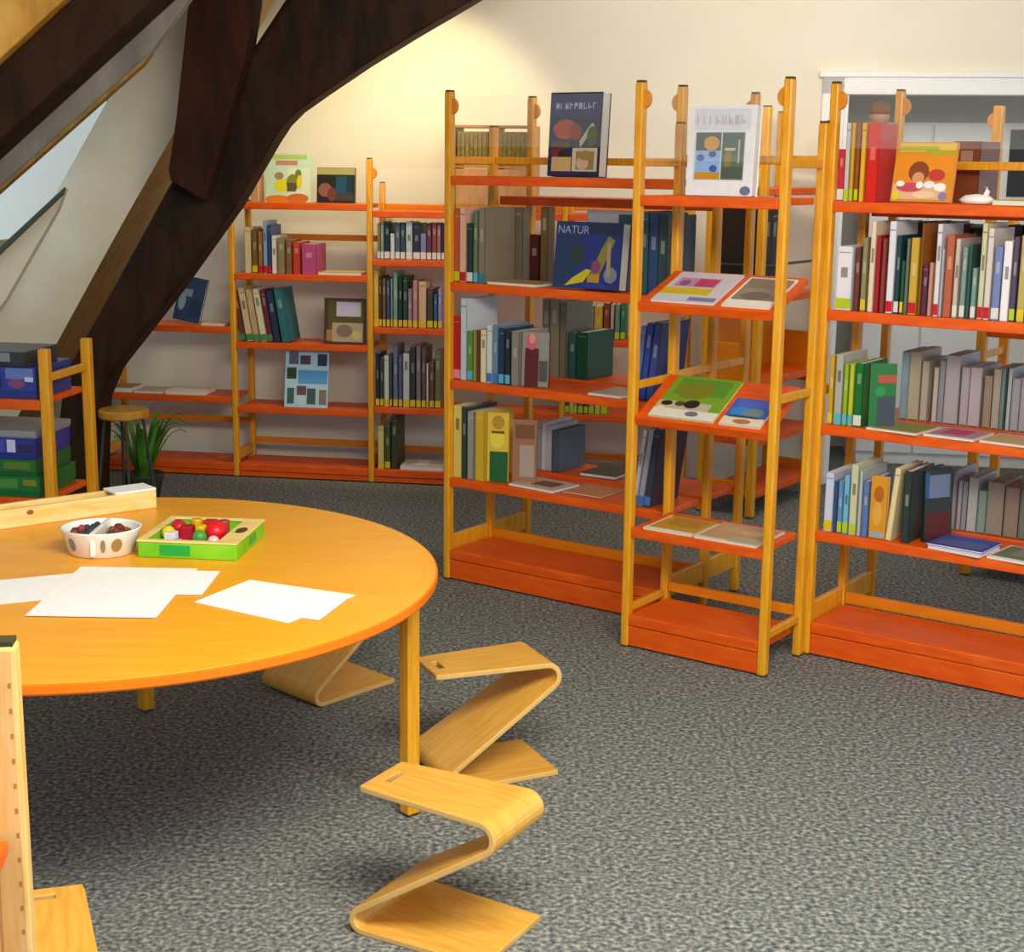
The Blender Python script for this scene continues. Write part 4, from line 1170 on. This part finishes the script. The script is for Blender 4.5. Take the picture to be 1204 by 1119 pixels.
for kd, x, y, s, cc, lab in BL:
    mb = MB()
    if kd == 'ball':
        mb.lathe([(0.0001, 0)] + [(s * math.sin(math.pi * k / 10), s - s * math.cos(math.pi * k / 10)) for k in range(1, 10)] + [(0.0001, 2 * s)], 18)
    elif kd == 'cube':
        mb.box(-s / 2, s / 2, -s / 2, s / 2, 0, s * 1.15)
    else:
        mb.lathe([(s * .45, 0), (s * .48, .002), (s * .48, s * 1.3 - .002), (s * .45, s * 1.3)], 18)
    o = mb.build('toy_block', plain(cc, 0.35), M=TM @ Matrix.Translation((x, y, 0.0122)), smooth=kd == 'ball', bevel=0.002 if kd == 'cube' else 0)
    tag(o, lab, 'toy block', 'blocks in the green tray')

pm = Matrix.Translation((-0.905, 3.752, T0)) @ Matrix.Rotation(math.radians(219), 4, 'Z')
pb = empty('pine_box', pm)
tag(pb, 'long pale pine box with a knot, lying at the far left of the table', 'box')
MB().box(0, 0.52, -0.012, 0, 0, 0.046).build('side_board', M_PINE, pb, bevel=0.002)
MB().box(0, 0.52, -0.075, -0.063, 0, 0.046).build('side_board', M_PINE, pb, bevel=0.002)
MB().box(0, 0.012, -0.063, -0.012, 0, 0.046).build('end_board', M_PINE, pb, bevel=0.002)
MB().box(0.508, 0.52, -0.063, -0.012, 0, 0.046).build('end_board', M_PINE, pb, bevel=0.002)
MB().box(0.012, 0.508, -0.063, -0.012, 0.0, 0.01).build('floor_board', M_PINE, pb)
MB().box(0.0, 0.11, -0.075, 0.0, 0.0465, 0.052).build('lid', M_PAPER, pb, bevel=0.001)
mb = MB()
mb.ell(0.33, 0.033, 0.009, 0.006, lambda u, v: (u, 0.0006, v))
mb.build('knot', M_KNOT, pb)

# ------------------------------------------------------------------ odds and ends
cm = FE @ Matrix.Translation((0.372, 0.0, 1.2356))
cc_ = empty('card_catalogue', cm)
tag(cc_, 'wooden card catalogue with white drawer labels, on the wall bookcase behind the left bookcase', 'cabinet')
MH = noisy('honey_oak', ['a8640c', 'bc7818', 'c88424'], 9, 0.4, (5, 5, 1))
MO = noisy('olive_weave', ['5c4c1c', '7c6828', '8e7834'], 60, 0.7, (3, 1, 1))
for x in (0, 0.185, 0.345):
    MB().box(x - 0.002, x + 0.014, 0, 0.2, 0, 0.372).build('upright', MH, cc_, bevel=0.002)
for z in (0, 0.19, 0.362):
    MB().box(0.012, 0.346, 0.002, 0.2, z, z + 0.01).build('shelf_board', MH, cc_)
for x in (0.015, 0.2):
    dr_ = MB().box(x, x + 0.144, 0.004, 0.18, 0.012, 0.185).build('drawer', MH, cc_, bevel=0.002)
    MB().box(x + 0.045, x + 0.10, 0.001, 0.004, 0.13, 0.155).build('drawer_label', M_PAPER, dr_)
    bs = MB().box(x + 0.003, x + 0.14, 0.012, 0.18, 0.202, 0.345).build('drawer', MO, cc_, bevel=0.002)
    sl = MB()
    for k in range(7):
        sl.box(x + 0.008 + k * 0.019, x + 0.019 + k * 0.019, 0.008, 0.012, 0.21, 0.335)
    tag(sl.build('slats', MO, bs), kind='stuff')

fg = empty('figurine', FA @ Matrix.Translation((1.79, 0.03, 1.3535)))
tag(fg, 'small white bird-like figurine on top of the right bookcase beside the orange picture book', 'figurine')
MB().lathe([(0.0, 0), (0.03, 0.002), (0.038, 0.012), (0.026, 0.024), (0.0, 0.028)], 20, sx=1.3, sy=.8).build('body', M_CERAMIC, fg, smooth=True)
MB().tube([(0.02, 0, 0.016), (0.028, 0, 0.036), (0.022, 0, 0.05)], 0.008, r1=0.006).build('neck', M_CERAMIC, fg, smooth=True)

# doll sitting behind the red book
dl = empty('doll', FA @ Matrix.Translation((1.432, 0.19, 1.3535)))
tag(dl, 'small brown-haired doll head and shoulders behind the thick red book, right bookcase', 'doll')
MB().lathe([(0.034, 0), (0.038, 0.04), (0.038, 0.165), (0.026, 0.205), (0.012, 0.215)], 18).build('body', plain('c8a898', 0.7), dl, smooth=True)
MB().lathe([(0.0001, 0.21)] + [(0.03 * math.sin(math.pi * k / 8), 0.242 - 0.03 * math.cos(math.pi * k / 8)) for k in range(1, 8)] + [(0.0001, 0.272)], 18).build('head', plain('c08868', 0.6), dl, smooth=True)
MB().lathe([(0.031, 0.246), (0.034, 0.26), (0.026, 0.278), (0.0001, 0.285)], 18).build('hair', plain('7a4420', 0.8), dl, smooth=True)

# games on the low shelf

def game_box(x0, x1, y0, y1, z0, z1, cc, prims, label):
    w, d, h = x1 - x0, y1 - y0, z1 - z0
    M = LM @ Matrix.Translation((x0, y0, z0))
    mb = MB().box(0.002, w - 0.002, 0.002, d - 0.002, 0, h * 0.6)
    o = mb.build('game_box', plain(cc, 0.35), M=M)
    ld = MB().box(0, w, 0, d, h * 0.25, h)
    l = ld.build('lid', plain(cc, 0.35), o, bevel=0.0015)
    a, mats = art_mesh(prims, w, h * 0.75, 0)
    a.v = [(x, y - 0.0004, z + h * 0.25) for x, y, z in a.v]
    a.build('lid_print', mats, l)
    return tag(o, label, 'game box', 'board games on the low shelf')


game_box(-0.40, -0.035, 0.0, 0.26, 0.6855, 0.787, '2c3c86', [('r', .0, .0, 1, 1, '31449a'), ('r', .72, .5, .98, .96, '6a7ec0'), ('e', .82, .3, .08, .2, '8a4a78'), ('r', .0, .2, .3, .9, '4a9ad8'), ('r', .5, .1, .68, .6, '243070'), ('r', .9, .4, .98, .6, 'c8d0e8')], 'blue board game box at the bottom of the stack, upper games shelf')
game_box(-0.40, -0.075, 0.01, 0.25, 0.788, 0.835, '34363e', [('r', .0, .0, 1, 1, '3a3c46'), ('r', .6, .1, .85, .9, '8a8c90')], 'dark grey board game box on top of the blue one, upper games shelf')
game_box(-0.42, -0.04, 0.0, 0.27, 0.3605, 0.43, '14682c', [('r', .0, .0, 1, 1, '1a7030'), ('r', .5, .2, .8, .8, '4c8c3c'), ('r', .85, .4, .97, .8, '86862c')], 'green board game box at the bottom, lower games shelf')
game_box(-0.42, -0.05, 0.0, 0.26, 0.431, 0.485, '1c6030', [('r', .0, .0, 1, 1, '246c34'), ('r', .7, .2, .95, .8, '5c7c2c'), ('r', .3, .1, .5, .9, '2c9048')], 'second green board game box, in the middle of the lower games shelf stack')
game_box(-0.42, -0.05, 0.0, 0.26, 0.486, 0.555, '28348c', [('r', .0, .0, 1, 1, '2e3c98'), ('r', .74, .1, .82, .9, 'd0d4ec'), ('r', .6, .1, .72, .9, '4454b0'), ('r', .84, .1, .99, .6, '30305c')], 'blue board game box on top, lower games shelf')
game_box(-0.42, -0.045, 0.0, 0.26, 0.556, 0.58, '8a8a94', [('r', .0, .0, 1, 1, '94949c')], 'thin grey game box topmost on the lower games shelf')

# round stool behind the games shelf
sm_ = Matrix.Translation((-1.568, 6.0, 0))
rs = empty('round_stool', sm_)
tag(rs, 'small round wooden stool on thin dark legs behind the games shelf', 'stool')
MB().lathe([(0.0, 0.425), (0.092, 0.425), (0.1, 0.432), (0.1, 0.455), (0.094, 0.462), (0.0, 0.463)], 32).build('seat', noisy('honey_seat', ['b87c1c', 'cc9230', 'd69c3c'], 8, 0.4), rs)
for a in (20, 110, 200, 290):
    c, s = math.cos(math.radians(a)), math.sin(math.radians(a))
    MB().tube([(0.075 * c, 0.075 * s, 0.426), (0.125 * c, 0.125 * s, 0.0)], 0.006).build('leg', M_METAL, rs)

pp = empty('potted_plant', Matrix.Translation((-1.58, 6.33, 0)))
tag(pp, 'green plant with long arching leaves on the floor behind the round stool', 'plant')
MB().lathe([(0.06, 0), (0.085, 0.12), (0.09, 0.13), (0.08, 0.13), (0.075, 0.115), (0.0, 0.11)], 24).build('pot', plain('3c3a34', 0.6), pp, smooth=True)
rr = random.Random(11)
for k in range(26):
    a = rr.uniform(0, 2 * math.pi)
    L = rr.uniform(0.22, 0.36)
    up_ = rr.uniform(0.26, 0.36)
    out = rr.uniform(0.08, 0.2)
    mb = MB()
    prev = None
    pts = []
    for j in range(7):
        u = j / 6
        r = 0.02 + out * u
        z = 0.11 + up_ * math.sin(u * 1.9) * 0.75
        wd_ = 0.011 * (1 - u) + 0.001 + 0.006 * math.sin(math.pi * u)
        c = Vector((r * math.cos(a), r * math.sin(a), z))
        n_ = Vector((-math.sin(a), math.cos(a), 0)) * wd_
        pts.append((c - n_, c + Vector((0, 0, -0.003)), c + n_))
    for p, q in zip(pts, pts[1:]):
        mb.poly([p[0], p[1], q[1], q[0]])
        mb.poly([p[1], p[2], q[2], q[1]])
    mb.build('leaf', M_GREENLEAF, pp)

# white cupboard standing in the recess beyond the doorway
km = wl @ Matrix.Translation((2.2, 0.55, 0))
ck = empty('cupboard', km)
tag(ck, 'white cupboard standing in the recess beyond the doorway, at the right', 'cupboard')
MB().box(0, 0.95, 0.02, 0.4, 0, 1.66).build('carcass', M_WHITE, ck, bevel=0.004)
for x in (0.005, 0.315, 0.63):
    d_ = MB().box(x, x + 0.30, 0.0, 0.019, 0.06, 1.65).build('door', M_WHITE, ck, bevel=0.003)
    MB().box(x + (0.27 if x < .1 else 0.02), x + (0.28 if x < .1 else 0.03), -0.02, 0.0, 0.9, 1.05).build('handle', M_METAL, d_)
dk = MB().box(0.665, 0.92, -0.014, -0.001, 1.32, 1.63).build('dark_panel', plain('23282c', 0.5), M=km)
tag(dk, 'dark poster board on the white cupboard at the right edge', 'board')
